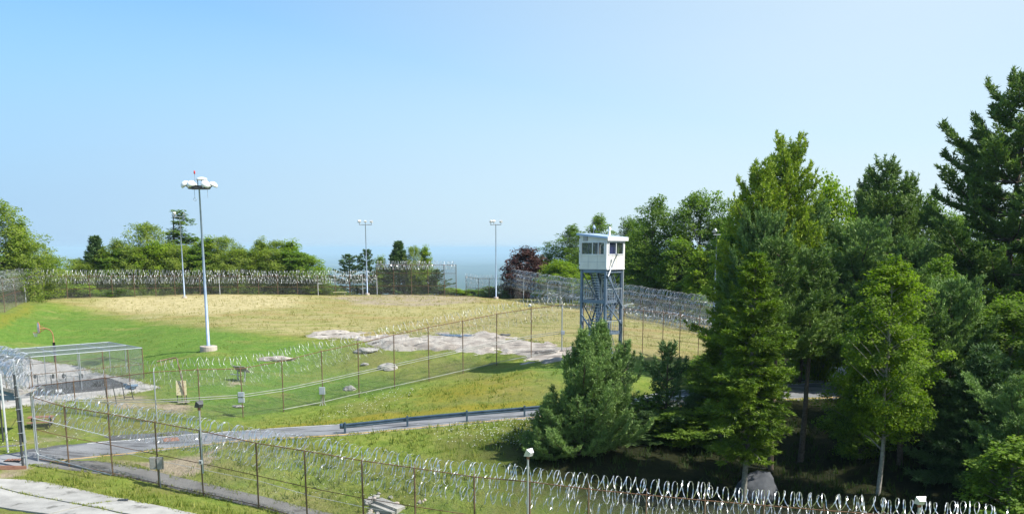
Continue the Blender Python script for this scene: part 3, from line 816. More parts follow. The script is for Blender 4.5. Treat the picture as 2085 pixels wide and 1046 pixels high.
MB().tube(pts, .03, 8).build('frame_pipe', M['galv'], gl, True)
rod('rail', (0, 0, 3.2), (5.2, -1.4, 2.3), .022, M['galv_light'], gl)
gp2 = at(16, 915, 64.5); gp2.z = g1(gp2.x, gp2.y)
g2 = empty('steel_post', gp2); tag(g2, 'pale galvanised post standing left of the dark gate post', 'post')
rod('post', (0, 0, -.1), (0, 0, ptop(gp2, 760) - gp2.z), .07, M['galv_light'], g2)
thr = MB(); a = at(-60, 966, 61.2); b = at(54, 950, 61.8)
a.z = g1(a.x, a.y) + .12; b.z = g1(b.x, b.y) + .12
thr.beam(a - a, b - a, .16, .24)
o = thr.build('gate_threshold', M['brick_red']); o.location = a; tag(o, 'rusty red steel beam across the ground under the gate', 'beam')
# sheltering shed roof piece at the left edge
shp = at(-20, 800, 66)
sh = empty('shed_roof', Vector((shp.x, shp.y, g1(shp.x, shp.y)))); tag(sh, 'blue edged shed roof corner with wire coils above at the left edge', 'shed')
zz = ptop(shp, 786) - g1(shp.x, shp.y)
MB().beam((-3, 0, zz + .9), (1.7, -.1, zz - .35), .16, .22).build('sloping_rafter', M['wood'], sh)
MB().beam((-3, .02, zz + .68), (1.6, -.08, zz - .56), .10, .24).build('rafter_face', M['guard'], sh)
MB().box((-.65, -.06, zz - .78), (4.6, .10, .30)).build('fascia_board', M['guard'], sh)
MB().box((-.65, 1.6, zz - .66), (4.6, 3.1, .08)).build('roof_deck', M['wood'], sh)
for k in range(3): rod('post', (-.9 + 1.3 * k, .3, 0), (-.9 + 1.3 * k, .3, zz - .7), .06, M['dark_metal'], sh)
rl = empty('razor_wire_roll', at(-10, 726, 70)); tag(rl, 'bright heaped razor wire rolls bunched above the shed at the left edge', 'razor wire')
def rel3(pts): return [at(*p) - rl.location for p in pts]
coil(rl, rel3([(-60,715,70),(0,716,70),(30,722,69.5),(55,731,69)]), .42, .07, .05, RZ, 1)
coil(rl, rel3([(-60,730,70),(-5,735,69),(20,742,68.5),(32,752,68)]), .55, .06, .05, RZ, 2)
coil(rl, rel3([(-60,765,68),(0,755,68),(28,760,67.5),(40,768,67)]), .75, .09, .04, RZ, 3)
coil(rl, rel3([(28,742,67),(44,745,67),(60,748,67)]), .62, .12, .03, RO, 6)
coil(rl, rel3([(20,772,66),(40,774,66),(62,776,66)]), .66, .12, .03, RO, 7)
rp = rl.location
rod('support_pipe', at(-60, 727, 70) - rp, at(57, 729, 69) - rp, .03, M['galv'], rl)
dp = at(40, 770, 66); rod('support_post', Vector((dp.x, dp.y, g1(dp.x, dp.y))) - rp, at(27, 735, 66) - rp, .055, M['galv'], rl)

# ------------------------------------------------------------------ roofed chain link cage beside the court
FRt, FLt, BRt, BLt = at(289, 708, 87.5), at(-40, 735, 77.8), at(221, 696, 93.5), at(-60, 717, 88)
cgz = FRt.z; rootc = Vector((FRt.x, FRt.y, g1(FRt.x, FRt.y)))
cage = empty('chain_link_cage', rootc); tag(cage, 'roofed chain link enclosure of pipe frames beside the basketball court', 'cage')
def cr(p): return p - rootc
def corner(p): return Vector((p.x, p.y, cgz))
FRt, FLt, BRt, BLt = map(corner, (FRt, at(-40, 735, 87.5 * 203 / 230), BRt, at(-60, 717, 87.5 * 203 / 212)))
BRt = corner(at(221, 696, 87.5 * 203 / 191)); 
for a, b in ((FRt, FLt), (FRt, BRt), (BRt, BLt), (FRt.lerp(BRt, .45), FLt.lerp(BLt, .45)), (FRt.lerp(FLt, .55), BRt.lerp(BLt, .55)), (FRt.lerp(FLt, .9), BRt.lerp(BLt, .9)), (FRt.lerp(FLt, .22), BRt.lerp(BLt, .22))):
    rod('roof_pipe', cr(a), cr(b), .035, M['box_grey'], cage)
def foot(p): return Vector((p.x, p.y, g1(p.x, p.y)))
for k, t in enumerate((0, .10, .27, .42, .57, .72, .87)):
    p = FRt.lerp(FLt, t); rod('cage_post', cr(foot(p)), cr(p), .045, M['galv'] if k in (3,) else M['rust_pipe'], cage)
for k, t in enumerate((0, .25, .5, .75)):
    p = BRt.lerp(BLt, t); rod('cage_post', cr(foot(p)), cr(p), .04, M['galv'], cage)
m_ = FRt.lerp(BRt, .5); rod('cage_post', cr(foot(m_)), cr(m_), .04, M['galv'], cage)
for a, b in ((FRt, FLt), (FRt, BRt), (BRt, BLt)):
    dz = Vector((0, 0, -1.45)); rod('mid_rail', cr(a + dz), cr(b + dz), .025, M['rust_pipe'], cage)
for i in range(4):
    p = FRt.lerp(FLt, i / 4); q = FRt.lerp(FLt, (i + 1) / 4)
    link_panel(cage, cr(foot(p)), cr(foot(q)), cr(p), cr(q), .075, .006, M['galv'])
    p2 = BRt.lerp(BLt, i / 4); q2 = BRt.lerp(BLt, (i + 1) / 4)
    link_panel(cage, cr(p), cr(q), cr(p2), cr(q2), .09, .007, M['galv'])
    link_panel(cage, cr(foot(p2)), cr(foot(q2)), cr(p2), cr(q2), .12, .006, M['wire'])
link_panel(cage, cr(foot(FRt)), cr(foot(BRt)), cr(FRt), cr(BRt), .10, .006, M['wire'])

# ------------------------------------------------------------------ guard tower
TW = gp(1222, 84)
TW.z = at(1222, 742, 84).z
tw = empty('guard_tower', TW, R(-38.7)); tag(tw, 'white guard cabin on blue-grey steel stilts with an open switchback stair', 'tower')
S = 2.62; h_ = S / 2; ZB = 8.0; ZT = 10.85
def bx(c, size, name, material, parent=tw, rot=None): return MB().box(c, size, rot).build(name, material, parent)
TS = M['tower_steel']
for sx in (-1, 1):
    for sy in (-1, 1):
        bx((sx * (h_ - .12), sy * (h_ - .12), ZB / 2 - .3), (.19, .19, ZB + .5), 'leg', TS)
for z in (2.75, 5.4, ZB - .12):
    for s_ in (-1, 1):
        bx((0, s_ * (h_ - .12), z), (S - .46, .12, .24), 'beam', TS)
        bx((s_ * (h_ - .12), 0, z), (.12, S - .46, .24), 'beam', TS)
bx((0, 0, ZB + .02), (S, S, .06), 'floor_plate', TS)
# landings and flights (each flight along y, treads on an incline)
RAILM = M['tower_steel']
def flight(x, y0, z0, y1, z1, n):
    f = MB()
    for dx in (-.36, .36): f.beam((x + dx, y0, z0), (x + dx, y1, z1), .05, .2)
    fl = f.build('stair_flight', TS, tw)
    for k in range(n):
        t = (k + .5) / n
        MB().box((x, y0 + (y1 - y0) * t, z0 + (z1 - z0) * t + .05), (.70, .26, .06)).build('tread', M['tread'], fl)
    for dx in (-.42, .42):
        MB().beam((x + dx, y0, z0 + 1.0), (x + dx, y1, z1 + 1.0), .045).beam((x + dx, y0, z0), (x + dx, y0, z0 + 1.02), .04).beam((x + dx, y1, z1), (x + dx, y1, z1 + 1.02), .04).beam((x + dx, y0, z0 + .5), (x + dx, y1, z1 + .5), .03).build('handrail', RAILM, fl)
flight(.66, h_ - .6, 5.5, -h_ + .75, 7.95, 11)
flight(-.45, -h_ + .75, 2.8, h_ - .6, 5.45, 11)
flight(.66, h_ - .6, .2, -h_ + .75, 2.75, 11)
for z, yy in ((5.45, h_ - .32), (2.78, -h_ + .4), (2.78, h_ - .32)):
    l = bx((.1, yy, z), (S - .6, .62, .06), 'landing', M['tread'])
    MB().beam((-h_ + .4, yy, z + 1), (h_ - .3, yy, z + 1), .045).beam((-h_ + .4, yy, z + .5), (h_ - .3, yy, z + .5), .03).build('landing_rail', RAILM, l)
for z in (2.78, 5.45, ZB - .1):
    for s_ in (-1, 1):
        m = MB()
        for k in range(7): m.beam((s_ * (h_ - .02), -h_ + .3 + k * .34, z), (s_ * (h_ - .02), -h_ + .3 + k * .34, z + 1.0), .03)
        m.beam((s_ * (h_ - .02), -h_ + .2, z + 1.0), (s_ * (h_ - .02), h_ - .2, z + 1.0), .045)
        if z < 7: m.build('guard_railing', M['tread'], tw)
for a_, b_z in ((2.75, 5.4), (5.4, ZB - .2)):
    MB().beam((-h_ + .2, h_ - .1, a_), (h_ - .2, h_ - .1, b_z), .07).build('brace', TS, tw)
    MB().beam((-h_ + .1, h_ - .2, a_), (-h_ + .1, -h_ + .2, b_z), .07).build('brace', TS, tw)
for x in (-.05, .25): rod('cable', (x, .1 + x, .2), (x * 1.5, .1 + x, ZB), .02, M['black'], tw)
flight(-.45, h_ - .6, .2, -h_ + .75, 2.75, 9)
flight(.66, -h_ + .75, 2.8, h_ - .6, 5.45, 11)
flight(-.45, -h_ + .75, 7.9, h_ - .6, 5.5, 11)
for x in (-.9, -.1, .3): bx((x, h_ - .35, ZB / 2 + 1.3), (.07, .07, ZB - 2.6), 'stair_post', TS)
# braces seen on the right face and left face
MB().beam((h_ + .04, -h_ + .1, 7.6), (h_ + .04, h_ - .1, 4.9), .08, .10).build('brace', TS, tw)
MB().beam((h_ + .04, -h_ + .1, 5.2), (h_ + .04, h_ - .1, 3.4), .08, .10).build('brace', TS, tw)
MB().beam((-h_ + .2, -h_ - .02, 4.3), (.1, -h_ - .02, 2.9), .10, .12).build('brace', TS, tw)
bx((-.2, -h_ - .16, 2.6), (1.2, .3, .08), 'step_plate', M['tread'])
rod('pole', (-.35, .3, 2.8), (-.35, .3, 7.8), .05, M['galv'], tw)
rod('pole', (.1, -.1, 2.8), (.1, -.1, 7.8), .035, M['galv_light'], tw)
MB().tube([(h_ + .1, -h_ + .15, ZB - .5), (h_ + .35, -h_ + .5, ZB + .6), (h_ + .5, -h_ + .75, ZB + 1.25)], .05, 8).build('hoist_arm', M['galv'], tw, True)
rod('hoist_rope', (h_ + .5, -h_ + .78, ZB + 1.2), (h_ + .5, -h_ + .78, ZB - .3), .012, M['dark_metal'], tw)
bx((h_ + .5, -h_ + .76, ZB + 1.27), (.14, .2, .12), 'pulley', M['galv'])
rod('drain_pipe', (h_ + .03, h_ - .05, .2), (h_ + .03, h_ - .05, ZB), .035, M['galv_light'], tw)
# cabin: four walls with real window openings
O = h_ + .06; zl = ZB + .05; zw0, zw1 = ZB + 1.28, ZB + 2.22
def zroof(x): return ZT + .02 - (x + h_) * .105
WP = M['wall_paint']
def wall_x(ysign, name='wall'):
    """wall along local x at y = ysign*O, with one wide window opening"""
    y = ysign * (O - .04); xa, xb = -O, O; wa, wb = -O + .26, O - .26
    m = MB(); t = .08
    def q(x0, x1, z0, z1):
        n = len(m.v)
        for yy in (y - t/2, y + t/2):
            for x, z in ((x0, z0), (x1, z0), (x1, z1 if z1 is not None else zroof(x1)), (x0, z1 if z1 is not None else zroof(x0))): m.v.append(Vector((x, yy, z)))
        m.f.extend([(n, n+1, n+2, n+3), (n+7, n+6, n+5, n+4), (n, n+4, n+5, n+1), (n+1, n+5, n+6, n+2), (n+2, n+6, n+7, n+3), (n+3, n+7, n+4, n)])
    q(xa, xb, zl, zw0); q(xa, wa, zw0, zw1); q(wb, xb, zw0, zw1); q(xa, xb, zw1, None)
    return m.build(name, WP, tw)
def wall_y(xsign):
    x = xsign * (O - .04); ya, yb = -O + .081, O - .081; wa, wb = -O + .3, O - .3
    m = MB()
    zt = zroof(x) 
    for (y0, y1, z0, z1) in ((ya, yb, zl, zw0), (ya, wa, zw0, zw1), (wb, yb, zw0, zw1), (ya, yb, zw1, zt)):
        m.box((x, (y0 + y1) / 2, (z0 + z1) / 2), (.08, y1 - y0, z1 - z0))
    return m.build('wall', WP, tw)
wall_x(-1); wall_x(1); wall_y(1); wall_y(-1)
glass = bpy.data.materials.new('window_glass'); glass.use_nodes = True
b_ = glass.node_tree.nodes['Principled BSDF']; b_.inputs['Roughness'].default_value = .03; b_.inputs['Base Color'].default_value = (.04,.05,.05,1)
b_.inputs['Alpha'].default_value = .36; b_.inputs['Specular IOR Level'].default_value = .7
def window(axis, sign, splits):
    w = O - .26 if axis == 'x' else O - .3
    fr_ = MB(); zc_ = (zw0 + zw1) / 2; hh = zw1 - zw0; d = sign * (O + .005)
    def bb(u, z, su, sz, th=.09):
        return ((u, d, z), (su, th, sz)) if axis == 'x' else ((d, u, z), (th, su, sz))
    for u, z, su, sz in ((0, zw0 - .03, 2 * w + .16, .07), (0, zw1 + .03, 2 * w + .16, .07), (-w - .04, zc_, .07, hh), (w + .04, zc_, .07, hh)): fr_.box(*bb(u, z, su, sz))
    f = fr_.build('window_frame', M['trim'], tw)
    for s_ in splits[1:-1]:
        c, sz = bb((s_ * 2 - 1) * w, zc_, .06, hh - .02, .06); MB().box(c, sz).build('mullion', M['trim'], f)
    for a, b in zip(splits[:-1], splits[1:]):
        u0, u1 = (a * 2 - 1) * w, (b * 2 - 1) * w
        d2 = sign * (O - .03)
        c = ((u0 + u1) / 2, d2, zc_) if axis == 'x' else (d2, (u0 + u1) / 2, zc_)
        sz = (u1 - u0 - .06, .012, hh - .02) if axis == 'x' else (.012, u1 - u0 - .06, hh - .02)
        MB().box(c, sz).build('pane', glass, f)
    return f
window('x', -1, (0, .48, .74, 1)); window('y', 1, (0, .5, 1)); window('x', 1, (0, .5, 1)); window('y', -1, (0, .5, 1))
def curtain(y0, y1, material, n=14):
    V = []; Fc = []
    for k in range(n + 1):
        y = y0 + (y1 - y0) * k / n; x = O - .2 + .05 * math.sin(k * 2.1)
        V += [(x, y, zw0 - .1), (x, y, zw1 + .05)]
    for k in range(n): Fc.append((2*k, 2*k+2, 2*k+3, 2*k+1))
    V += [(v[0] - .02, v[1], v[2]) for v in V]; m0 = 2 * (n + 1)
    for k in range(n): Fc.append((m0+2*k, m0+2*k+1, m0+2*k+3, m0+2*k+2))
    mk('curtain', V, Fc, material, tw)
curtain(-O + .3, -.02, M['curtain_blue'], 22); curtain(.0, .35, M['curtain_blue'], 10); curtain(.52, .78, M['curtain_green'], 6)
bx((0, .2, ZB + .45), (2.0, 1.6, .8), 'desk', M['interior'])
lv = bx((-h_ + .55, -O - .02, ZB + 2.55), (.44, .05, .36), 'louver_vent', M['black'])
for k in range(4): bx((-h_ + .55, -O - .055, ZB + 2.42 + k * .09), (.42, .03, .04), 'louver_slat', M['trim'], lv)
for zz__ in (ZB + .66,):
    MB().box((0, -O - .004, zz__), (2 * O - .3, .008, .018)).build('panel_seam', M['box_grey'], tw)
for u_ in (-.45, .45):
    MB().box((u_, -O - .004, ZB + .62), (.016, .008, 1.1)).build('panel_seam', M['box_grey'], tw)
    MB().box((O + .004, u_, ZB + .62), (.008, .016, 1.1)).build('panel_seam', M['box_grey'], tw)
for z_ in (ZB + .4, ZB + 1.5, ZB + 2.6): MB().box((-O + .05, -O - .02, z_), (.07, .04, .10)).build('hinge', M['black'], tw)
for sx in (-1, 1): MB().box((sx * (O - .05), -O - .012, (zl + ZT) / 2 - .02), (.10, .024, ZT - zl - .36)).build('corner_trim', M['trim'], tw)
MB().box((O + .012, 0, ZB + .09), (.024, 2 * O, .12)).build('bottom_trim', M['trim'], tw)
# roof
ro = MB(); ov = .17; th = .10
rv = []
for z in (0, th):
    for x, y in ((-O - ov, -O - ov), (O + ov, -O - ov), (O + ov, O + ov), (-O - ov, O + ov)): rv.append((x, y, zroof(x) + .004 + z))
rf = mk('roof', rv, [(0, 3, 2, 1), (4, 5, 6, 7), (0, 1, 5, 4), (1, 2, 6, 5), (2, 3, 7, 6), (3, 0, 4, 7)], M['roof'], tw)
bx((O + ov + .02, 0, zroof(O + ov) - .06), (.04, 2 * (O + ov) + .04, .30), 'fascia', M['trim'], rf)
MB().beam((-O - ov, -O - ov - .02, zroof(-O - ov) + .02), (O + ov, -O - ov - .02, zroof(O + ov) + .02), .04, .16).build('edge_trim', M['roof'], rf)
MB().tube([(.2, .75, ZT - .2), (.2, .75, ZT + .45), (.22, .72, ZT + .56), (.28, .66, ZT + .6), (.35, .6, ZT + .56), (.37, .58, ZT + .42)], .09, 10).build('stove_pipe', M['trim'], rf, True)
rod('antenna_mast', (-.75, -.2, ZT - .1), (-.75, -.2, ZT + .55), .02, M['galv'], rf)
MB().lathe([(.02, 0), (.14, .03), (.2, .08)], 12, (-.75, -.2, ZT + .6), Matrix.Rotation(R(70), 3, 'Y')).build('antenna_dish', M['roof'], rf, True)

# ------------------------------------------------------------------ floodlight masts
def flood_head(parent, c, yaw, size=.5, tilt=35, name='floodlight', material=None):
    rot = Matrix.Rotation(yaw, 3, 'Z') @ Matrix.Rotation(R(tilt), 3, 'X')
    m = MB()
    n0 = len(m.v); s = size
    # tapered lamp housing: deep box with narrower back
    prof = [(-s*.5, -s*.42, 0), (s*.5, -s*.42, 0), (s*.5, s*.42, 0), (-s*.5, s*.42, 0), (-s*.28, -s*.22, s*.5), (s*.28, -s*.22, s*.5), (s*.28, s*.22, s*.5), (-s*.28, s*.22, s*.5)]
    m.v = [Vector(c) + rot @ (Matrix.Rotation(R(90), 3, 'X') @ Vector(p)) for p in prof]
    m.f = [(0, 3, 2, 1), (4, 5, 6, 7), (0, 1, 5, 4), (1, 2, 6, 5), (2, 3, 7, 6), (3, 0, 4, 7)]
    o = m.build(name, material or M['galv_light'], parent)
    g = MB(); g.v = [Vector(c) + rot @ (Matrix.Rotation(R(90), 3, 'X') @ Vector((p[0]*.88, p[1]*.88, z))) for z in (-.02, -.001) for p in prof[:4]]
    g.f = [(0, 3, 2, 1), (4, 5, 6, 7), (0, 1, 5, 4), (1, 2, 6, 5), (2, 3, 7, 6), (3, 0, 4, 7)]
    g.build('lens', M['puddle'], o)
    return o
def mast(name, label, px, zc, toppy, heads, arm=1.3, r0=.13, r1=.06, base_r=.35, group=None, footpy=None):
    p = gp(px, zc)
    root = empty(name, p); tag(root, label, 'light pole', group)
    H = top_z(p.y, toppy) - p.z
    MB().tube([(0, 0, 0), (0, 0, H * .5), (0, 0, H)], [r0, (r0 + r1) / 2, r1], 10).build('pole', M['mast_paint'], root, True)
    MB().lathe([(base_r, -.3), (base_r, .25), (base_r * .9, .3)], 14).build('footing', M['concrete_base'], root)
    if arm: rod('crossarm', (-arm, 0, H - .1), (arm, 0, H - .1), .05, M['galv'], root)
    for x, yaw, s, t in heads:
        rod('lamp_bracket', (x, 0, H - .1), (x, 0, H + .28), .03, M['dark_metal'], root)
        flood_head(root, (x, 0, H + .38), yaw, s, t)
    return root
mast('light_pole', 'tall slim pole with three square floodlights right of the far-left tree row', 748, 149, 456, [(-.9, .3, .5, 25), (0, 0, .42, 25), (.9, -.3, .5, 25)], .95, .10, .05)
mast('light_pole', 'slim pole with three floodlights standing between valley view and purple tree', 1010, 146, 456, [(-.75, .9, .46, 30), (-.3, .5, .4, 30), (.75, -.4, .5, 20)], .8, .10, .05)
mast('light_pole', 'leaning slim pole with two round floodlights in front of the thin poplar', 376, 138, 440, [(-.75, 1.0, .5, 30), (.75, -1.2, .46, 30)], .8, .10, .05)
mast('light_pole', 'pole with one white floodlight at the edge of the dark woods', 1452, 109, 476, [(-.35, 1.1, .6, 40)], .4, .10, .05)
# high mast
hp = gp(425, 93.5)
hm = empty('high_mast_light', hp); tag(hm, 'tallest light mast with a ring of white dish lamps and red beacon', 'light mast')
H = top_z(hp.y, 384) - hp.z
MB().tube([(0, 0, .3), (0, 0, H * .5), (0, 0, H)], [.165, .12, .07], 12).build('pole', M['mast_paint'], hm, True)
MB().lathe([(.78, -.5), (.80, .42), (.76, .48)], 20).build('footing', M['concrete_base'], hm)
MB().lathe([(.34, .48), (.34, .53)], 12).build('base_flange', M['galv'], hm)
rng_ = MB()
RR = .95
rng_.tube([(RR * math.cos(a), RR * math.sin(a), H) for a in np.linspace(0, 2 * math.pi, 25)], .05, 6)
for a in np.linspace(0, 2 * math.pi, 7)[:-1]: rng_.beam((.1 * math.cos(a), .1 * math.sin(a), H), (RR * math.cos(a), RR * math.sin(a), H), .07)
rng_.box((0, 0, H + .1), (.5, .5, .35)).box((-.35, -.2, H + .08), (.5, .35, .35))
rng_.build('lamp_ring', M['dark_metal'], hm)
for i, a in enumerate(np.linspace(0, 2 * math.pi, 7)[:-1]):
    a += .25
    c = Vector((1.28 * math.cos(a), 1.28 * math.sin(a), H + .40))
    rot = Matrix.Rotation(a, 3, 'Z') @ Matrix.Rotation(R(38 if i % 2 else 20), 3, 'Y')
    prof = [(.40, -.18), (.43, -.15), (.40, .0), (.31, .13), (.16, .21), (.04, .24)]
    d = MB().lathe(prof, 16, c, rot).build('dish_lamp', M['trim'], hm, True)
    MB().lathe([(.35, -.195), (.35, -.185)], 16, c, rot).build('lens', M['galv'], d)
    rod('lamp_arm', (.9 * math.cos(a), .9 * math.sin(a), H), c, .05, M['dark_metal'], hm)
MB().lathe([(.48, .0), (.52, .05), (.44, .17), (.24, .25), (.04, .28)], 18, (.28, 0, H + .75)).build('dish_lamp', M['trim'], hm, True)
for x in (-.1, .28, .65): rod('lamp_arm', (x, 0, H + .1), (x, 0, H + .8), .04, M['dark_metal'], hm)
rod('beacon_stem', (-.35, 0, H + .2), (-.35, 0, H + 1.35), .025, M['galv'], hm)
MB().lathe([(.06, 0), (.08, .1), (.07, .26), (.02, .32)], 10, (-.35, 0, H + 1.3)).build('beacon', M['red'], hm, True)
for x in (-.45, .75):
    rod('chain', (x, 0, H - .05), (x, 0, H - .85), .018, M['galv'], hm)
MB().tube([(-.45 + .13 * math.cos(a), 0, H - .98 + .13 * math.sin(a)) for a in np.linspace(0, 2 * math.pi, 13)], .02, 6).build('pull_ring', M['galv'], hm)

# lamps on the fences
def fence_lamp(label, px, toppy, i, f, material, s=.34, yaw=.5, ext=0.0, group='floodlights on the perimeter fence'):
    p, h, _ = fr[i]; q, h2, _ = fr[i+1]
    b = p.lerp(q, f); u = (px - CX) / F
    base = Vector((b.x, b.y - .1, b.z))
    top = top_z(base.y, toppy)
    zc = base.y * CP - top * SP
    base.x = u * zc
    root = empty('fence_floodlight', base); tag(root, label, 'floodlight', group)
    H = top - base.z
    rod('pole', (0, 0, max(0, H - 4.2)), (0, 0, H - .15), .055, M['galv'], root)
    flood_head(root, (0, -.05, H + .05), yaw, s * 1.5, 25, 'lamp_head', material)
    MB().box((0, 0, H - .25), (.14, .14, .18)).build('swivel', M['brick_red'], root)
    return root
fence_lamp('dark square floodlight on a post at the left part of the front fence', 405, 823, 4, 0, M['dark_metal'], yaw=.9)
fence_lamp('white square floodlight rising over the razor wire before the big pine', 1075, 921, 10, 0, M['galv_light'], yaw=.9)
fence_lamp('small white floodlight at the bottom right beyond the last razor loops', 1872, 1018, 16, .57, M['galv_light'], yaw=.1)
p, h, _ = md[-2]
fl_ = empty('fence_camera', p + Vector((0, 0, h))); tag(fl_, 'small grey floodlight angled on the rusty post before the corner post', 'floodlight')
rod('arm', (0, 0, -.1), (0, 0, .25), .03, M['rust_pipe'], fl_); flood_head(fl_, (-.2, -.05, .3), 1.1, .36, 20, 'lamp_head', M['galv_light'])

# boxes on the fences
def onfence(lst, i, frac):
    p, h, _ = lst[i]; return p + Vector((0, -.2, h * frac))
b0 = onfence(md, 5, .44)
jb = empty('junction_box', b0); tag(jb, 'pair of pale blue-grey electrical boxes stacked on the yard fence conduits', 'electrical box')
for z in (.14, -.30):
    e = MB().box((0, -.05, z), (.46, .22, .36)).build('box', M['box_grey'], jb); MB().box((0, -.17, z), (.40, .02, .30)).build('lid', M['box_grey'], e)
b0 = onfence(md, 7, .27)
jb = empty('junction_box', b0); tag(jb, 'single grey electrical box on two short conduit legs low on the yard fence', 'electrical box')
e = MB().box((0, -.05, 0), (.46, .24, .58)).build('box', M['box_grey'], jb); MB().box((0, -.18, 0), (.40, .02, .52)).build('lid', M['box_grey'], e)
for x in (-.12, .0, .14): MB().tube([(x, 0, -.28), (x, 0, -1.0), (x * 2.2, -.1, -1.3)], .035, 6).build('conduit_leg', M['conduit'], jb, True)
b0 = onfence(md, 14, .43)
jb = empty('junction_box', b0); tag(jb, 'small blue-grey box on the corner post left of the guard tower', 'electrical box')
e = MB().box((0.05, -.05, 0), (.34, .24, .36)).build('box', M['box_grey'], jb); MB().box((.05, -.18, 0), (.28, .02, .3)).build('lid', M['box_grey'], e)
p, h, _ = fr[3]; b0 = p + Vector((.05, -.22, h * .38))
jb = empty('electrical_cabinet', b0); tag(jb, 'two dull grey metal cabinets side by side on a front fence post', 'electrical box')
for x, s_ in ((-.22, .36), (.22, .34)):
    e = MB().box((x, -.06, 0), (s_, .26, .74)).build('cabinet', M['box_dull'], jb); MB().box((x, -.20, 0), (s_ - .06, .02, .66)).build('cabinet_door', M['box_dull'], e)
MB().tube([(.1, 0, -.37), (.1, 0, -1.1), (.12, .05, -1.7)], .035, 6).build('conduit_leg', M['conduit'], jb, True)
p, h, _ = fr[4]; b0 = p + Vector((0.05, -.16, h * .53))
jb = empty('junction_box', b0); tag(jb, 'tiny white box with a dark face on the front fence mid rail', 'electrical box')
e = MB().box((0, 0, 0), (.24, .16, .24)).build('box', M['galv_light'], jb); MB().box((-.03, -.09, 0), (.12, .02, .14)).build('cover', M['dark_metal'], e)
# handle wire stretched low along the front fence
lw = empty('guy_wire', fr[4][0] + Vector((0, 1.2, 1.0))); tag(lw, 'thin pale wire stretched low behind the front fence', 'wire')
pp = [fr[i][0] + Vector((0, 1.0, 1.35)) - lw.location for i in range(2, 9)]
MB().tube(pp, .014, 5).build('wire_strand', M['galv_light'], lw)

# ------------------------------------------------------------------ guardrail
GR = [(700,886),(828,872),(950,861),(1068,851),(1180,841),(1290,833),(1400,826),(1510,817)]
gr = [hit(x, y) + Vector((0, .55, 0)) for x, y in GR]
g0 = gr[0]
rail = empty('guardrail', g0); tag(rail, 'blue-grey steel guardrail with corrugated beam along the road edge', 'guardrail')
z = Vector((0, 0, 1))
def wbeam(pts):
    sec = [(0, -.16), (-.045, -.135), (-.055, -.07), (0, -.03), (0, .03), (-.055, .07), (-.045, .135), (0, .16), (.012, .16), (.012, -.16)]
    V = []; Fc = []; n = len(sec)
    for i, p in enumerate(pts):
        d = (pts[min(i+1, len(pts)-1)] - pts[max(i-1, 0)]).normalized(); s = d.cross(z).normalized()
        for a, b in sec: V.append(p + s * (-a) + z * b)
    for i in range(len(pts) - 1):
        for k in range(n):
            a = i*n+k; b = i*n+(k+1) % n; Fc.append((a, b, b+n, a+n))
    Fc.append(tuple(range(n))); Fc.append(tuple(reversed(range((len(pts)-1)*n, len(pts)*n))))
    return V, Fc
for i in range(len(gr) - 1):
    a = gr[i] - g0 + z * .55; b = gr[i+1] - g0 + z * .55
    V, Fc = wbeam([a.lerp(b, t) for t in (0, .5, 1.0)])
    for q in V: q.y += .1 + .012 * (i % 2)
    mk('corrugated_beam', V, Fc, M['guard'], rail)
for p in gr:
    MB().box(p - g0 + z * .33, (.13, .16, .98)).build('guardrail_post', M['guard'], rail)
    MB().box(p - g0 + z * .55 + Vector((0, .05, 0)), (.14, .10, .3)).build('spacer_block', M['guard'], rail)
MB().lathe([(.16, -.17), (.17, 0), (.16, .17)], 12, z * .55 + Vector((-.22, .1, 0))).build('end_cap', M['guard'], rail, True)

# ------------------------------------------------------------------ basketball hoop
bp = hit(113, 738)
bh = empty('basketball_hoop', bp, R(0)); tag(bh, 'basketball hoop on a gooseneck pole with a white fan backboard', 'basketball hoop')
s = 1.0
MB().tube([(0, 0, 0), (0, 0, 2.1)], .13, 10).build('pole_padding', M['black'], bh, True)
MB().tube([(0, 0, 2.1), (0, 0, 2.7), (-.06, 0, 3.05), (-.25, -.02, 3.35), (-.6, -.04, 3.52), (-1.25, -.08, 3.5)], .06, 8).build('gooseneck', M['rusty_orange'], bh, True)
MB().beam((-.75, -.05, 3.45), (-1.3, -.06, 3.15), .05).beam((-.7, -.05, 3.55), (-1.3, -.06, 3.85), .05).build('brace', M['rusty_orange'], bh)
ang = R(55); bc = Vector((-1.35, -.09, 3.5)); ux = Vector((math.cos(ang), -math.sin(ang), 0)); nn = Vector((-math.sin(ang), -math.cos(ang), 0)); 
prof = [(-.35, -.45), (.35, -.45), (.62, -.2), (.68, .1), (.6, .38), (.4, .58), (0, .66), (-.4, .58), (-.6, .38), (-.68, .1), (-.62, -.2)]
def plate(name, prof, off, th, material, parent, scale=1.0):
    V = [bc + ux * a * scale + z * b * scale + nn * (off + t) for t in (0, th) for a, b in prof]; n = len(prof)
    return mk(name, V, [tuple(range(n)), tuple(reversed(range(n, 2*n)))] + [(i, n+i, n+(i+1) % n, (i+1) % n) for i in range(n)], material, parent)
edge = plate('backboard_edge', prof, 0, .05, M['orange'], bh, 1.06)
bbd = plate('backboard', prof, .051, .012, M['board_white'], bh, .97)
for (a0, b0, a1, b1) in ((-.28, -.28, .28, -.28), (-.28, .12, .28, .12), (-.28, -.28, -.28, .12), (.28, -.28, .28, .12)):
    MB().beam(bc + ux*a0 + z*b0 + nn*.07, bc + ux*a1 + z*b1 + nn*.07, .04, .012).build('target_line', M['orange'], bbd)
rc = bc + nn * .36 + z * -.38
MB().tube([rc + ux * .23 * math.cos(a) + nn * .23 * math.sin(a) for a in np.linspace(0, 2*math.pi, 17)], .02, 6).beam(bc + nn*.06 + z*-.38, rc - nn * .22, .08, .03).build('rim', M['orange'], bh)
nt_ = MB()
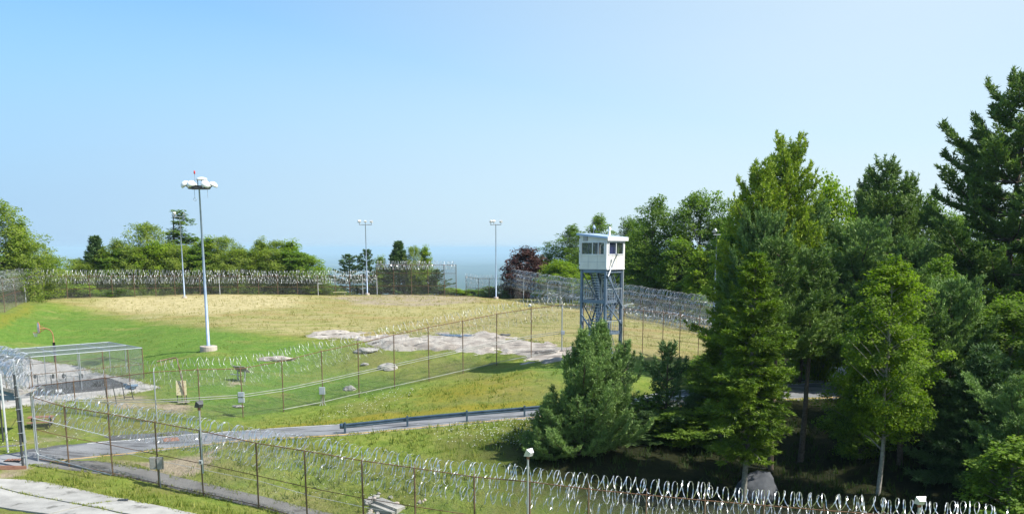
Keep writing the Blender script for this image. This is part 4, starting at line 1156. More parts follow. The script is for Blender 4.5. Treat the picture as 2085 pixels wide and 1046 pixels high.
for k in range(10):
    a = 2*math.pi*k/10; a2 = a + .5
    nt_.beam(rc + ux*.22*math.cos(a) + nn*.22*math.sin(a), rc + ux*.12*math.cos(a2) + nn*.12*math.sin(a2) - z*.42, .012)
    nt_.beam(rc + ux*.22*math.cos(a) + nn*.22*math.sin(a), rc + ux*.12*math.cos(a-.5) + nn*.12*math.sin(a-.5) - z*.42, .012)
nt_.build('net', M['galv_light'], bh)

# ------------------------------------------------------------------ small yard things
p = hit(378, 822); pf = empty('bent_pipe_post', p); tag(pf, 'bent rusty pipe arm reaching left above the yellow board', 'pipe frame')
Hh = top_z(p.y, 728) - p.z; k_ = p.y / F
MB().tube([(0, 0, 0), (-.15, 0, Hh * .5), (-.45, 0, Hh - .1), (-.55, 0, Hh), (-.7, 0, Hh + .0), (-2.0, -.1, Hh - .28)], .055, 8).build('bent_pipe', M['rust_pipe'], pf, True)
p = hit(376, 816) + Vector((0, -.6, 0)); sb = empty('yellow_board', p, R(12)); tag(sb, 'faded yellow board with dark marks tilted on short legs in grass', 'sign board')
rt = Matrix.Rotation(R(-6), 3, 'X')
bd = MB().box((0, 0, 1.15), (.78, .05, 1.15), rt).build('board', M['sign'], sb)
MB().box((-.36, .06, 1.1), (.06, .08, 1.2), rt).build('board_side', M['dark_metal'], sb)
for i, (x, zz_) in enumerate([(-.2, 1.5), (.1, 1.42), (-.05, 1.3), (.2, 1.22), (-.22, 1.1), (.05, 1.02), (-.1, .9), (.18, .82), (.0, 1.55), (-.27, .75)]):
    MB().box((x, -.035 + (zz_ - 1.15) * .105, zz_), (.04, .02, .05)).build('dark_mark', M['dark_metal'], bd)
for x in (-.34, 0, .34): MB().beam((x, .08, -.1), (x, .06, .7), .06).build('leg', M['dark_metal'], sb)
MB().box((.15, -.35, .06), (.9, .3, .05), Matrix.Rotation(R(10), 3, 'Z')).build('foot_plank', M['wood'], sb)
p = hit(490, 776); tb = empty('slanted_table', p, R(-25)); tag(tb, 'grey slanted table tipped on the grass behind the yard fence', 'table')
rt = Matrix.Rotation(R(-38), 3, 'X')
for k in range(4): MB().box(Vector((0, .15, 1.05)) + rt @ Vector((0, -.36 + .24 * k, 0)), (1.35, .22, .05), rt).build('plank', M['wood'], tb)
MB().beam((.45, 0, 0), (.58, -.05, .9), .09).build('leg', M['galv'], tb); MB().beam((-.5, .3, 0), (-.5, .25, 1.1), .09).build('leg', M['galv'], tb)
MB().box((-.15, -.35, .62), (1.2, .12, .05)).build('shelf_bar', M['galv'], tb)
# frames by the court
for px, py, lb in ((228, 822, 'dark two legged steel frame nearest the painted shadow patch below the court'), (262, 812, 'ladder shaped steel frame standing in grass right of the other frame')):
    p = hit(px, py); q = empty('exercise_frame', p, R(-8)); tag(q, lb, 'steel frame')
    rod('leg', (-.35, 0, 0), (-.48, 0, 1.35), .035, M['dark_metal'], q); rod('leg', (.4, 0, 0), (.2, 0, 1.35), .035, M['dark_metal'], q)
    rod('crossbar', (-.36, 0, .15), (.38, 0, .2), .03, M['dark_metal'], q)
p = hit(120, 798); pk = MB().box((0, 0, .12), (.5, 1.6, .06), Matrix.Rotation(R(24), 3, 'Z')).build('white_bench_board', M['board_white']); pk.location = p; tag(pk, 'bright white board lying tilted on the painted shadow patch', 'board')
rndj = random.Random(8)
def heap(name, label, px, py, n, size, material, cat):
    p = hit(px, py); r_ = empty(name, p); tag(r_, label, cat)
    for k in range(n):
        a = rndj.uniform(0, 6.28); d = rndj.uniform(0, size)
        m = MB().box((d*math.cos(a), d*math.sin(a)*.7, .08 + rndj.uniform(0, .35)), (rndj.uniform(.2,.6), rndj.uniform(.1,.4), rndj.uniform(.05,.3)), Matrix.Rotation(rndj.uniform(0, 3), 3, 'Z') @ Matrix.Rotation(rndj.uniform(-.5, .5), 3, 'X')).build('piece', material, r_)
heap('broken_furniture', 'dark blue broken chair pieces on the pale concrete right of the court', 265, 793, 7, .5, M['guard'], 'debris')
heap('tyre_pile', 'dark heap of tyres and scraps at the edge of the painted shadow patch', 200, 787, 8, .5, M['black'], 'debris')
heap('scrap_heap', 'small brown scrap pile near the front of the painted shadow patch', 66, 797, 9, .8, M['wood'], 'debris')
for px, py, lb in ((150, 792, 'dark weight rack frame standing at the rear of the painted shadow patch'), (92, 792, 'low weight bench frame left on the painted shadow patch')):
    p = hit(px, py); q = empty('weight_rack', p); tag(q, lb, 'weight rack')
    for x in (-.6, .6):
        rod('upright', (x, 0, 0), (x, 0, 1.3), .035, M['dark_metal'], q); rod('foot', (x, -.4, .04), (x, .4, .04), .035, M['dark_metal'], q)
    rod('barbell', (-.95, 0, 1.15), (.95, 0, 1.15), .02, M['galv'], q)
    for x in (-.8, .8): MB().lathe([(.2, -.03), (.2, .03)], 14, (x, 0, 1.15), Matrix.Rotation(R(90), 3, 'Y')).build('weight_plate', M['black'], q)
p = hit(85, 868); q = empty('picnic_table', p, .3); tag(q, 'reddish brown low picnic table on gravel behind the gate', 'table')
for k in range(4): MB().box((0, -.3 + .2*k, .72), (1.7, .17, .05)).build('plank', M['brick_red'], q)
for y in (-.65, .65): MB().box((0, y, .42), (1.7, .22, .05)).build('seat', M['brick_red'], q)
for x in (-.6, .6): MB().beam((x, -.55, 0), (x, .25, .7), .07).beam((x, .55, 0), (x, -.25, .7), .07).beam((x, -.68, .4), (x, .68, .4), .06).build('leg', M['dark_metal'], q)
# far small things
p = gp(692, 148); q = empty('park_bench', p); tag(q, 'long pale bench on the far field right of the bare goal post', 'bench')
MB().box((0, 0, .45), (2.0, .35, .07)).build('seat', M['sign'], q)
for x in (-.75, .75): MB().box((x, 0, .2), (.08, .3, .42)).build('leg', M['wood'], q)
p = gp(648, 147); q = empty('goal_post', p); tag(q, 'small white upright post with a short top arm on the far field', 'post')
rod('post', (0, 0, 0), (0, 0, 1.75), .05, M['galv_light'], q); rod('arm', (0, 0, 1.72), (.7, 0, 1.72), .04, M['galv_light'], q)
# drains
def grate(label, px, py, w, d, rz, material):
    p = hit(px, py) + Vector((0, 0, .05)); q = empty('drain_grate', p, rz); tag(q, label, 'drain grate')
    MB().box((0, 0, -.01), (w, d, .03)).build('frame', M['black'], q)
    n = max(4, int(w / .18))
    for k in range(n): MB().box((-w/2 + (k+.5) * w/n, 0, .015), (w/n*.55, d*.9, .02)).build('bar', material, q)
grate('rusty slotted drain grate in the road beside the gate post', 28, 937, 1.0, .7, .1, M['brick_red'])
grate('dark square drain grate set in the pale concrete apron', 250, 1019, .55, .5, .3, M['dark_metal'])
pt = sheet('rusty_road_plate', slab_pts([(330,892),(362,890),(366,897),(334,899)]), .03, M['brick_red'], .03); tag(pt, 'rust red metal plate let into the road near the junction', 'metal plate')
# culvert with rubble
p = hit(792, 1034); cu = empty('culvert', p, R(-35)); tag(cu, 'grey concrete culvert slab with a dark square opening among rubble', 'culvert')
MB().box((0, 0, .15), (1.9, .75, .35), Matrix.Rotation(R(8), 3, 'Y')).build('slab', M['rock_grey'], cu)
MB().box((-.95, 0, .3), (.12, .4, .32)).build('opening', M['black'], cu)
MB().box((0, -.5, .0), (1.7, .4, .3), Matrix.Rotation(R(8), 3, 'Y')).build('apron_slab', M['concrete'], cu)

def rock_mesh(seed, sub=3, rough=.25):
    import bmesh
    bm = bmesh.new(); bmesh.ops.create_icosphere(bm, subdivisions=sub, radius=1)
    o = Vector((seed * 7.1, seed * 3.3, 1))
    for v in bm.verts:
        n = pnoise(v.co * 1.1 + o) * rough * 1.6 + pnoise(v.co * 2.7 + o) * rough * .7 + pnoise(v.co * 7 + o) * rough * .2
        v.co *= 1 + n
    me = bpy.data.meshes.new('rock'); bm.to_mesh(me); bm.free(); return me
rks = [rock_mesh(i) for i in range(5)]
def rock(label, px, py, size, rz=0, material='rock_grey', i=0, group=None, name='boulder', smooth=False, sink=.42):
    p = hit(px, py); me = rks[i % 5].copy(); me.materials.append(M[material])
    if smooth: me.polygons.foreach_set('use_smooth', np.ones(len(me.polygons), bool))
    o = link(name, me); o.scale = size; o.rotation_euler = (0, 0, rz); o.location = p + Vector((0, 0, size[2] * (1 - 2 * sink)))
    return tag(o, label, 'rock', group)
rock('pale flat boulder in the grass just below the big rock ledge', 745, 716, (1.1, .7, .35), 0, 'rock_grey', 0)
rock('squared grey boulder with a shaded face midway up the lawn', 790, 751, (.85, .6, .45), .3, 'rock_grey', 1)
rock('small rounded stone in lawn nearest the fence foot', 711, 793, (.55, .45, .3), 0, 'rock_grey', 2)
rock('tiny flat stone on the lawn left of the squared boulder', 742, 742, (.4, .35, .15), 0, 'rock_grey', 3)
rock('tiny white stone alone on the lawn below the stacked boxes', 484, 827, (.45, .35, .12), 0, 'rock_grey', 4)
rock('large dark boulder in deep shade beside a spruce trunk', 1542, 1008, (1.3, 1.0, 1.15), .4, 'rock_dark', 1, smooth=True)
rock('long low grey ledge in grass right of the high mast', 560, 732, (1.7, .8, .28), .1, 'rock', 2)
rock('dark small stone on top of the bare rock ledge', 1026, 683, (.6, .35, .16), 0, 'rock_dark', 0)
k = 0
for i in range(26):
    px = rndj.choice([rndj.uniform(745, 778), rndj.uniform(745, 775), rndj.uniform(735, 900)]); py = 1026 + (px - 745) * -.02 + rndj.uniform(-22, 24) if px < 780 else rndj.uniform(1008, 1030)
    s_ = rndj.uniform(.10, .26)
    rock('broken pale stone in the rubble around the culvert', px, py, (s_, s_ * .8, s_ * .7), rndj.uniform(0, 3), ['rock_grey', 'concrete', 'concrete_base'][i % 3], i, 'rubble stones by the culvert', 'rubble_stone')

# bare rock outcrop: a thick sheet of swelling rock, its lip broken by ledges
oc_poly = [hit(*p) for p in [(612,686),(640,680),(700,677),(790,679),(900,680),(1010,683),(1080,694),(1150,706),(1190,716),(1180,728),(1110,737),(1060,734),(1010,716),(960,716),(900,712),(850,710),(790,712),(740,704),(760,694),(700,690),(640,690)]]
pool = [hit(*p) for p in [(890,682),(950,683),(1000,688),(960,689),(910,686)]]
def outcrop():
    x0 = min(p.x for p in oc_poly) - 1; x1 = max(p.x for p in oc_poly) + 1; y0 = min(p.y for p in oc_poly) - 1; y1 = max(p.y for p in oc_poly) + 1
    gx = np.arange(x0, x1, .18); gy = np.arange(y0, y1, .18); A, B = np.meshgrid(gx, gy)
    m = poly_mask(A, B, oc_poly, 1.6)
    for i in range(A.shape[0]):
        for j in range(A.shape[1]):
            if 0 < m[i, j] < 1: m[i, j] = max(0.0, min(1.0, m[i, j] + pnoise(Vector((A[i, j] * .5, B[i, j] * .9, 5))) * .35 + pnoise(Vector((A[i, j] * 1.6, B[i, j] * 2.2, 2))) * .15))
    Z = G(A, B); H_ = np.zeros(A.shape)
    for i in range(A.shape[0]):
        for j in range(A.shape[1]):
            if m[i, j] > .02:
                q = Vector((A[i, j] * .25, B[i, j] * .25, 3)); w = pnoise(q) ; c = pnoise(Vector((A[i, j] * .5, B[i, j] * 1.1, 9)))
                H_[i, j] = w * .10 + abs(c) * .05 + pnoise(q * 6) * .02
                st = pnoise(Vector((A[i, j] * .12 + B[i, j] * .25, B[i, j] * .3 - A[i, j] * .06, 20)))
                H_[i, j] += (.24 if st > .02 else 0) + (.16 if st > .22 else 0)
    pm = poly_mask(A, B, pool, .8); H_ = H_ * (1 - pm)
    jit = np.clip((m - .2) * 1.6, 0, 1) ** .7
    Z = Z - .35 + jit * (.42 + H_)
    ny_, nx_ = A.shape; idx_ = np.arange(ny_ * nx_).reshape(ny_, nx_)
    q = np.stack([idx_[:-1, :-1], idx_[:-1, 1:], idx_[1:, 1:], idx_[1:, :-1]], -1).reshape(-1, 4)
    q = q[(m.ravel()[q] > .02).all(1)]
    o = mk('rock_outcrop', np.stack([A, B, Z], -1).reshape(-1, 3), q, M['rock'])
    tag(o, 'broad bare grey rock ledge crossing the field left of the tower', 'rock outcrop')
outcrop()
pd = sheet('puddle', pool, .12, M['puddle'], .02, zflat=None); setting(pd)
#@@END_PART2

# ------------------------------------------------------------------ trees
def tubes(segs, n=5):
    """segs: list of (p0, p1, r0, r1) -> verts, quads"""
    V = []; Q = []
    for p0, p1, r0, r1 in segs:
        p0 = np.asarray(p0, float); p1 = np.asarray(p1, float); d = p1 - p0; L = np.linalg.norm(d) + 1e-9; d = d / L
        ref = np.array([0, 0, 1.0]) if abs(d[2]) < .9 else np.array([1.0, 0, 0])
        sx = np.cross(d, ref); sx /= np.linalg.norm(sx); sy = np.cross(sx, d)
        a = np.arange(n) * 2 * math.pi / n; ring = np.cos(a)[:, None] * sx + np.sin(a)[:, None] * sy
        b = len(V) * 1; base = sum(len(v) for v in V)
        V.append(np.concatenate([p0 + ring * r0, p1 + ring * r1]))
        i = np.arange(n); Q.append(np.stack([base + i, base + (i+1) % n, base + n + (i+1) % n, base + n + i], 1))
    return np.concatenate(V), np.concatenate(Q)
def unit(v): return v / (np.linalg.norm(v, axis=-1, keepdims=True) + 1e-9)
def leaf_quads(C, size, r, up=.5, aspect=.62, out=None):
    """diamond leaves at C with random facing biased upward"""
    n = len(C)
    N = r.normal(size=(n, 3)); N[:, 2] = np.abs(N[:, 2]) + up
    if out is not None: N += out * .8
    N = unit(N); T = unit(np.cross(N, r.normal(size=(n, 3)))); B = np.cross(N, T)
    s = size * r.uniform(.6, 1.3, (n, 1))
    V = np.stack([C - T * s * .5, C + B * s * .5 * aspect, C + T * s * .55 - N * s * .12, C - B * s * .5 * aspect], 1).reshape(-1, 3)
    return V, np.arange(4 * n).reshape(-1, 4)

ENV = {'round': lambda t: np.sqrt(np.clip(1 - (2 * t - .9) ** 2 * .85, 0.02, 1)),
       'oval': lambda t: np.clip(np.sin(np.clip(t * .93 + .07, 0, 1) * math.pi) ** .6, .12, 1),
       'poplar': lambda t: np.clip(np.sin(np.clip(t * .95 + .05, 0, 1) * math.pi) ** .5, .1, 1),
       'cone': lambda t: np.clip(1.05 - t, .05, 1) ** .75,
       'maple': lambda t: np.clip(np.minimum(1, .55 + t * .9), 0, 1) * np.sqrt(np.clip(1 - np.clip(t - .35, 0, 1) ** 2 / .48, .01, 1))}
PROTO = {}
def broadleaf(key, seed, H, Rr, bare, shape, clumps, per, leaf, csize=.75, lumps=.28, bark='bark_grey', leafm='leaf_mid', trunk_r=.16, ragged=.12, flatz=.72):
    r = np.random.default_rng(seed)
    z0 = H * bare
    t = r.uniform(0, 1, clumps) ** .9; ang = r.uniform(0, 2 * math.pi, clumps)
    k1, k2, ph = r.integers(2, 4), r.integers(3, 6), r.uniform(0, 6, 3)
    lump = 1 + lumps * np.sin(k1 * ang + ph[0] + 4 * t) * .6 + lumps * np.sin(k2 * ang + ph[1] - 7 * t) * .6 + r.normal(0, ragged, clumps)
    rad = ENV[shape](t) * Rr * lump * np.clip(r.uniform(0, 1, clumps), .04, 1) ** .42
    C = np.stack([np.cos(ang) * rad, np.sin(ang) * rad, z0 + t * (H - z0) * (1 + r.normal(0, .03, clumps)) - csize * .3], 1)
    lean = r.normal(0, .02 * H, 2)
    cs = csize * r.uniform(.6, 1.35, clumps) * np.clip(1.15 - t * .4, .5, 1.2)
    # leaves of a clump lie mostly in a shell, flatter than tall
    idx = np.repeat(np.arange(clumps), (per * (cs / csize) ** 2 * r.uniform(.55, 1.3, clumps)).astype(int) + 4)
    n = len(idx)
    D = unit(r.normal(size=(n, 3))); D[:, 2] = D[:, 2] * .75 + .12
    P = C[idx] + D * (cs[idx] * r.uniform(.35, 1.08, n) ** .7)[:, None] * np.array([1, 1, flatz])
    outward = unit(P - np.array([0, 0, z0 + (H - z0) * .45]))
    V, Q = leaf_quads(P, leaf, r, .45, .66, outward)
    tint = np.clip(r.uniform(0, 1, clumps)[idx] * .55 + r.uniform(0, 1, n) * .35 + .1 * t[idx], 0, 1)
    crown = mk('crown', V, Q, M[leafm], tint=np.repeat(tint, 4))
    # trunk, limbs and twigs
    segs = []; npts = 7; tp = []
    wob = np.cumsum(r.normal(0, .012 * H, (npts, 2)), 0) * .5; wob[0] = 0
    topz = H * .93
    for i in range(npts): tp.append(np.array([wob[i, 0], wob[i, 1], topz * i / (npts - 1)]))
    for i in range(npts - 1): segs.append((tp[i], tp[i+1], trunk_r * (1 - i / npts) ** .9 + .015, trunk_r * (1 - (i + 1) / npts) ** .9 + .015))
    def on_trunk(z):
        z = max(0.02, min(topz, z)); f = z / topz * (npts - 1); i = min(int(f), npts - 2); return tp[i] + (tp[i+1] - tp[i]) * (f - i)
    order = r.permutation(clumps)[:min(clumps, 70)]
    for c in order:
        rr_ = math.hypot(C[c, 0], C[c, 1]); a = on_trunk(max(z0 * .7, C[c, 2] - rr_ * r.uniform(.5, .95)))
        mid = a + (C[c] - a) * .5 + np.array([0, 0, rr_ * .06]) + r.normal(0, .08, 3)
        b0_ = .03 + trunk_r * .22 * (1 - t[c])
        segs += [(a, mid, b0_, b0_ * .65), (mid, C[c], b0_ * .65, .01)]
    tv, tq = tubes(segs)
    trunk = mk('trunk', tv, tq, M[bark], smooth=True)
    for o in (crown, trunk): COL.objects.unlink(o)
    PROTO[key] = (float(np.percentile(V[:, 2], 99.97)), [('trunk', trunk.data), ('crown', crown.data)], Rr)
    bpy.data.objects.remove(crown); bpy.data.objects.remove(trunk)

def conifer(key, seed, H, Rr, bare, whorls, per_whorl, shape, elev0, elev1, curve, twig, tuft, ntri, spacing=.22, bark='bark', leafm='needle_pine', trunk_r=.2, jag=.25, droop=0.0, flat=.35, nsize=.05, up=.4, dead=0, skip=0.0, candles=0.0):
    """limbs with side twigs carrying needle tufts.
    shape(t) limb length factor; elev0/elev1 limb angle at crown foot/top; curve bends the limb's tip up (+) or down (-)"""
    r = np.random.default_rng(seed)
    z0 = H * bare; segs = []; npts = 9
    wob = np.cumsum(r.normal(0, .006 * H, (npts, 2)), 0) * .5; wob[0] = 0
    tp = [np.array([wob[i, 0], wob[i, 1], H * .98 * i / (npts - 1)]) for i in range(npts)]
    for i in range(npts - 1): segs.append((tp[i], tp[i+1], trunk_r * (1 - i / npts) + .012, trunk_r * (1 - (i + 1) / npts) + .012))
    def on_trunk(z):
        f = max(0, min(.999, z / (H * .98))) * (npts - 1); i = int(f); return tp[i] + (tp[i+1] - tp[i]) * (f - i)
    TP = []; TD = []; TT = []
    for w in range(whorls):
        t = (w + r.uniform(-.25, .25)) / whorls; t = min(max(t, 0), .985)
        z = z0 + (H - z0) * t
        a0 = r.uniform(0, 6.28)
        for k in range(per_whorl):
            if r.uniform() < skip: continue
            az = a0 + k * 2 * math.pi / per_whorl + r.normal(0, .22)
            L = Rr * shape(t) * (1 + r.normal(0, jag)) ; L = max(L, .25)
            el = elev0 + (elev1 - elev0) * t + r.normal(0, .08)
            base = on_trunk(z); nseg = max(3, int(L / .5)); p = base.copy(); tintb = r.uniform(0, 1)
            hd = np.array([math.cos(az), math.sin(az), 0]); side = np.array([-math.sin(az), math.cos(az), 0])
            br = .012 + .018 * L ** .8
            pts = [p.copy()]; dirs = []
            for s_ in range(nseg):
                u = (s_ + .5) / nseg
                e = el - droop * math.sin(u * math.pi) + curve * (u - .35) * 1.3
                d = hd * math.cos(e) + np.array([0, 0, math.sin(e)]) + side * r.normal(0, .07)
                d /= np.linalg.norm(d); p = p + d * L / nseg; pts.append(p.copy()); dirs.append(d)
            for s_ in range(nseg):
                segs.append((pts[s_], pts[s_+1], br * (1 - s_ / nseg) + .006, br * (1 - (s_+1) / nseg) + .006))
            # tufts on the limb and on twigs to both sides
            nt = max(2, int(L / spacing))
            for q in range(nt):
                u = (q + r.uniform(0, 1)) / nt
                if u < .18 and L > 1: continue
                f = u * nseg; i = min(int(f), nseg - 1); b = pts[i] + (pts[i+1] - pts[i]) * (f - i); d = dirs[i]
                for sg in (-1, 1):
                    tl = twig * L ** .5 * (1 - u * .65) * r.uniform(.5, 1.2) * min(1, .35 + u * 2)
                    td = unit(d * .75 + side * sg * r.uniform(.6, 1.1) + np.array([0, 0, r.normal(.04, flat)]))
                    m_ = max(1, int(tl / (spacing * .8)))
                    for j in range(m_):
                        v = (j + 1) / m_
                        pp_ = b + td * tl * v + np.array([0, 0, curve * .15 * v * tl]); TP.append(pp_)
                        TD.append(unit(td * .7 + d * .4 + np.array([0, 0, up]))); TT.append(tintb * .5 + v * .25 + r.uniform(0, .25))
            TP.append(pts[-1]); TD.append(unit(dirs[-1] + np.array([0, 0, up]))); TT.append(.9)
            if candles and t > .25:
                for q in range(2 if L > 1.5 else 1):
                    cb = pts[-1 - q * 2 if len(pts) > 4 else -1]; cl = candles * r.uniform(.5, 1.2); tipc = cb + np.array([hd[0] * .2, hd[1] * .2, 1.0]) * cl
                    segs.append((cb, tipc, .014, .006))
                    for j in range(3): TP.append(cb + (tipc - cb) * (.35 + .32 * j)); TD.append(np.array([0, 0, 1.0])); TT.append(.8)
    for j in range(7):   # leader
        TP.append(on_trunk(H * (.90 + .013 * j))); TD.append(np.array([0, 0, 1.0])); TT.append(.8)
    for j in range(dead):
        z = z0 * r.uniform(.45, 1.0) if z0 > 1 else r.uniform(.3, 1); az = r.uniform(0, 6.28); L = r.uniform(.6, 1.6); b = on_trunk(z)
        segs.append((b, b + np.array([math.cos(az) * L, math.sin(az) * L, r.uniform(-.2, .3)]), .025, .006))
    TP = np.array(TP); TD = np.array(TD); TT = np.array(TT); n = len(TP)
    # each tuft: ntri slim triangles fanning round its direction
    I = np.repeat(np.arange(n), ntri); m_ = len(I)
    d = unit(TD[I] + r.normal(size=(m_, 3)) * .62); w = unit(np.cross(d, r.normal(size=(m_, 3))))
    Ln = tuft * r.uniform(.7, 1.25, (m_, 1)); b = TP[I] + r.normal(size=(m_, 3)) * tuft * .18
    V = np.stack([b - w * nsize, b + w * nsize, b + d * Ln], 1).reshape(-1, 3)
    Q = np.arange(3 * m_).reshape(-1, 3)
    tint = np.repeat(np.clip(TT[I] + r.normal(0, .12, m_), 0, 1), 3)
    crown = mk('crown', V, Q, M[leafm], tint=tint)
    tv, tq = tubes(segs, 5)
    trunk = mk('trunk', tv, tq, M[bark], smooth=True)
    PROTO[key] = (float(np.percentile(V[:, 2], 99.97)), [('trunk', trunk.data), ('crown', crown.data)], Rr)
    bpy.data.objects.remove(crown); bpy.data.objects.remove(trunk)
    return m_

# kinds --------------------------------------------------
broadleaf('oak1', 1, 15, 5.5, .10, 'round', 400, 95, .30, 1.2, .26, 'bark_grey', 'leaf_oak', .3)
broadleaf('oak2', 2, 14, 5.0, .08, 'maple', 380, 95, .30, 1.15, .30, 'bark_grey', 'leaf_oak', .3)
broadleaf('mid1', 3, 10, 3.1, .06, 'oval', 260, 85, .25, .85, .22, 'bark_grey', 'leaf_mid', .16, .13)
broadleaf('mid2', 4, 9, 2.6, .04, 'maple', 230, 80, .24, .8, .26, 'bark_grey', 'leaf_mid', .14, .16)
broadleaf('birch1', 5, 10, 3.0, .02, 'cone', 330, 80, .19, .62, .3, 'bark_grey', 'leaf_hill', .10, .2, 1.25)
broadleaf('birch2', 6, 11, 3.4, .02, 'maple', 380, 80, .19, .66, .3, 'bark_grey', 'leaf_hill', .11, .22, 1.25)
broadleaf('yel1', 7, 8, 2.9, .02, 'round', 240, 85, .22, .75, .28, 'bark_grey', 'leaf_yellow', .12, .16, 1.0)
broadleaf('yel2', 17, 9, 2.2, .04, 'cone', 200, 75, .23, .75, .28, 'bark_grey', 'leaf_yellow', .12, .18)
broadleaf('hill1', 51, 9, 3.5, .0, 'cone', 340, 85, .20, .68, .26, 'bark_grey', 'leaf_hill', .12, .2, 1.3)
broadleaf('hill2', 52, 9, 3.6, .0, 'maple', 360, 85, .20, .68, .30, 'bark_grey', 'leaf_hill', .12, .22, 1.3)
broadleaf('poplar', 8, 11, 1.0, .04, 'poplar', 130, 60, .22, .5, .3, 'bark_grey', 'leaf_birch', .10, .2)
broadleaf('purple', 9, 7, 2.8, .03, 'round', 200, 100, .25, .85, .2, 'bark', 'leaf_purple', .14, .12)
broadleaf('bush1', 10, 2.6, 1.8, .0, 'round', 80, 70, .20, .5, .3, 'bark_grey', 'leaf_yellow', .05, .2)
broadleaf('bush2', 11, 2.4, 1.6, .0, 'round', 75, 70, .19, .45, .3, 'bark_grey', 'leaf_mid', .05, .25)
broadleaf('maple_near', 12, 17, 3.3, .28, 'oval', 330, 160, .19, .72, .36, 'bark_pale', 'leaf_maple', .17, .18)
broadleaf('maple_back', 13, 16, 4.0, .08, 'oval', 360, 90, .27, 1.0, .26, 'bark_grey', 'leaf_mid', .22, .16)
conifer('white_pine', 20, 26, 8.5, .18, 15, 6, lambda t: min(1, 1.25 * (1 - t) ** .62) * (.82 + .18 * math.sin(t * 31)) + .04, R(-4), R(42), .62, .95, .38, 8, .27, leafm='needle_white', trunk_r=.42, jag=.14, flat=.12, nsize=.065, up=.45, dead=6, bark='bark', candles=.7)
conifer('pine_tall', 21, 20, 4.2, .22, 17, 6, lambda t: (1 - t) ** .5 * (.8 + .2 * math.sin(t * 23)) + .05, R(5), R(45), .6, .85, .36, 8, .26, leafm='needle_white', trunk_r=.28, jag=.26, flat=.2, nsize=.06, up=.5, dead=10, candles=.8)
conifer('pine_lime', 25, 19, 4.4, .20, 19, 7, lambda t: (1 - t) ** .55 + .10, R(0), R(50), .5, .8, .34, 7, .29, leafm='needle_lime', trunk_r=.25, jag=.26, flat=.28, nsize=.06, up=.4, dead=6, candles=.5)
conifer('pine_high', 41, 20, 4.2, .52, 11, 6, lambda t: (1 - t) ** .5 * (.8 + .2 * math.sin(t * 23)) + .05, R(5), R(45), .6, .85, .34, 8, .26, leafm='needle_white', trunk_r=.30, jag=.25, flat=.2, nsize=.06, up=.5, dead=12)
conifer('scots1', 22, 14, 4.2, .20, 12, 6, lambda t: min(1, .75 + t * .5) * (1 - t ** 3) + .15, R(8), R(50), .5, 1.0, .30, 8, .23, leafm='needle_pine', trunk_r=.2, jag=.25, flat=.3, nsize=.055, up=.6, dead=14)
conifer('near_pine', 23, 11, 4.0, .0, 18, 7, lambda t: (1 - t) ** .62 * (.95 + .15 * math.sin(t * 26)) + .05, R(22), R(70), 1.0, .60, .30, 8, .21, leafm='needle_pine', trunk_r=.14, jag=.26, flat=.3, nsize=.036, up=1.1, candles=.55)
conifer('small_pine', 24, 6, 2.4, .02, 10, 5, lambda t: (1 - t) ** .6 * (.8 + .3 * math.sin(t * 15)), R(5), R(60), .7, .55, .26, 8, .22, leafm='needle_fir', trunk_r=.09, jag=.3, flat=.3, nsize=.036, up=.8, skip=.15, candles=.4)
conifer('spruce_near', 26, 19, 2.7, .20, 38, 7, lambda t: min(1, .42 + t * 2.4) * (1 - t) ** .7 * (.9 + .25 * math.sin(t * 37)) * 1.1 + .05, R(-8), R(40), .25, .62, .27, 8, .20, leafm='needle_spruce', trunk_r=.18, jag=.2, droop=.35, flat=.25, nsize=.05, up=-.1, bark='bark_grey', dead=4)
conifer('spruce_bush', 27, 9, 3.4, .0, 20, 8, lambda t: (1 - t) ** .7 + .04, R(5), R(45), .3, .65, .28, 8, .21, leafm='needle_fir', trunk_r=.14, jag=.2, flat=.3, nsize=.045, up=.3)
conifer('fir', 28, 8, 1.8, .03, 20, 7, lambda t: (1 - t) ** .75 + .08, R(5), R(50), .3, .5, .30, 8, .24, leafm='needle_fir', trunk_r=.10, jag=.2, flat=.3, nsize=.07, up=.3)
conifer('fir_loose', 29, 8, 2.2, .05, 13, 6, lambda t: (1 - t) ** .65 + .05, R(0), R(45), .4, .5, .30, 8, .28, leafm='needle_fir', trunk_r=.10, jag=.4, flat=.3, nsize=.065, up=.3, skip=.2)

def tree(name, key, px, topy, zc, wpx, label, yaw=0.0, cat='tree', group=None, foot=None, lean=0.0):
    """stand a tree of a kind at photo column px, zc metres away, its top at photo height topy and its crown wpx wide there"""
    p = gp(px, zc) if foot is None else foot
    H0, parts, R0 = PROTO[key]
    # columns refer to the middle of the crown, so shift the foot for the view's convergence
    ztop = top_z(p.y, topy); H = max(.8, ztop - p.z)
    zcm = p.y * CP - (p.z + H * .6) * SP
    p.x = (px - CX) / F * zcm; p.z = g1(p.x, p.y); H = ztop - p.z
    root = empty(name, p, yaw); tag(root, label, cat, group)
    sx = (wpx / F * zc) / (2 * R0)
    root.scale = (sx, sx, H / H0)
    root.rotation_euler = (0, lean, yaw)
    for nm, me in parts: link(nm, me, root)
    return root

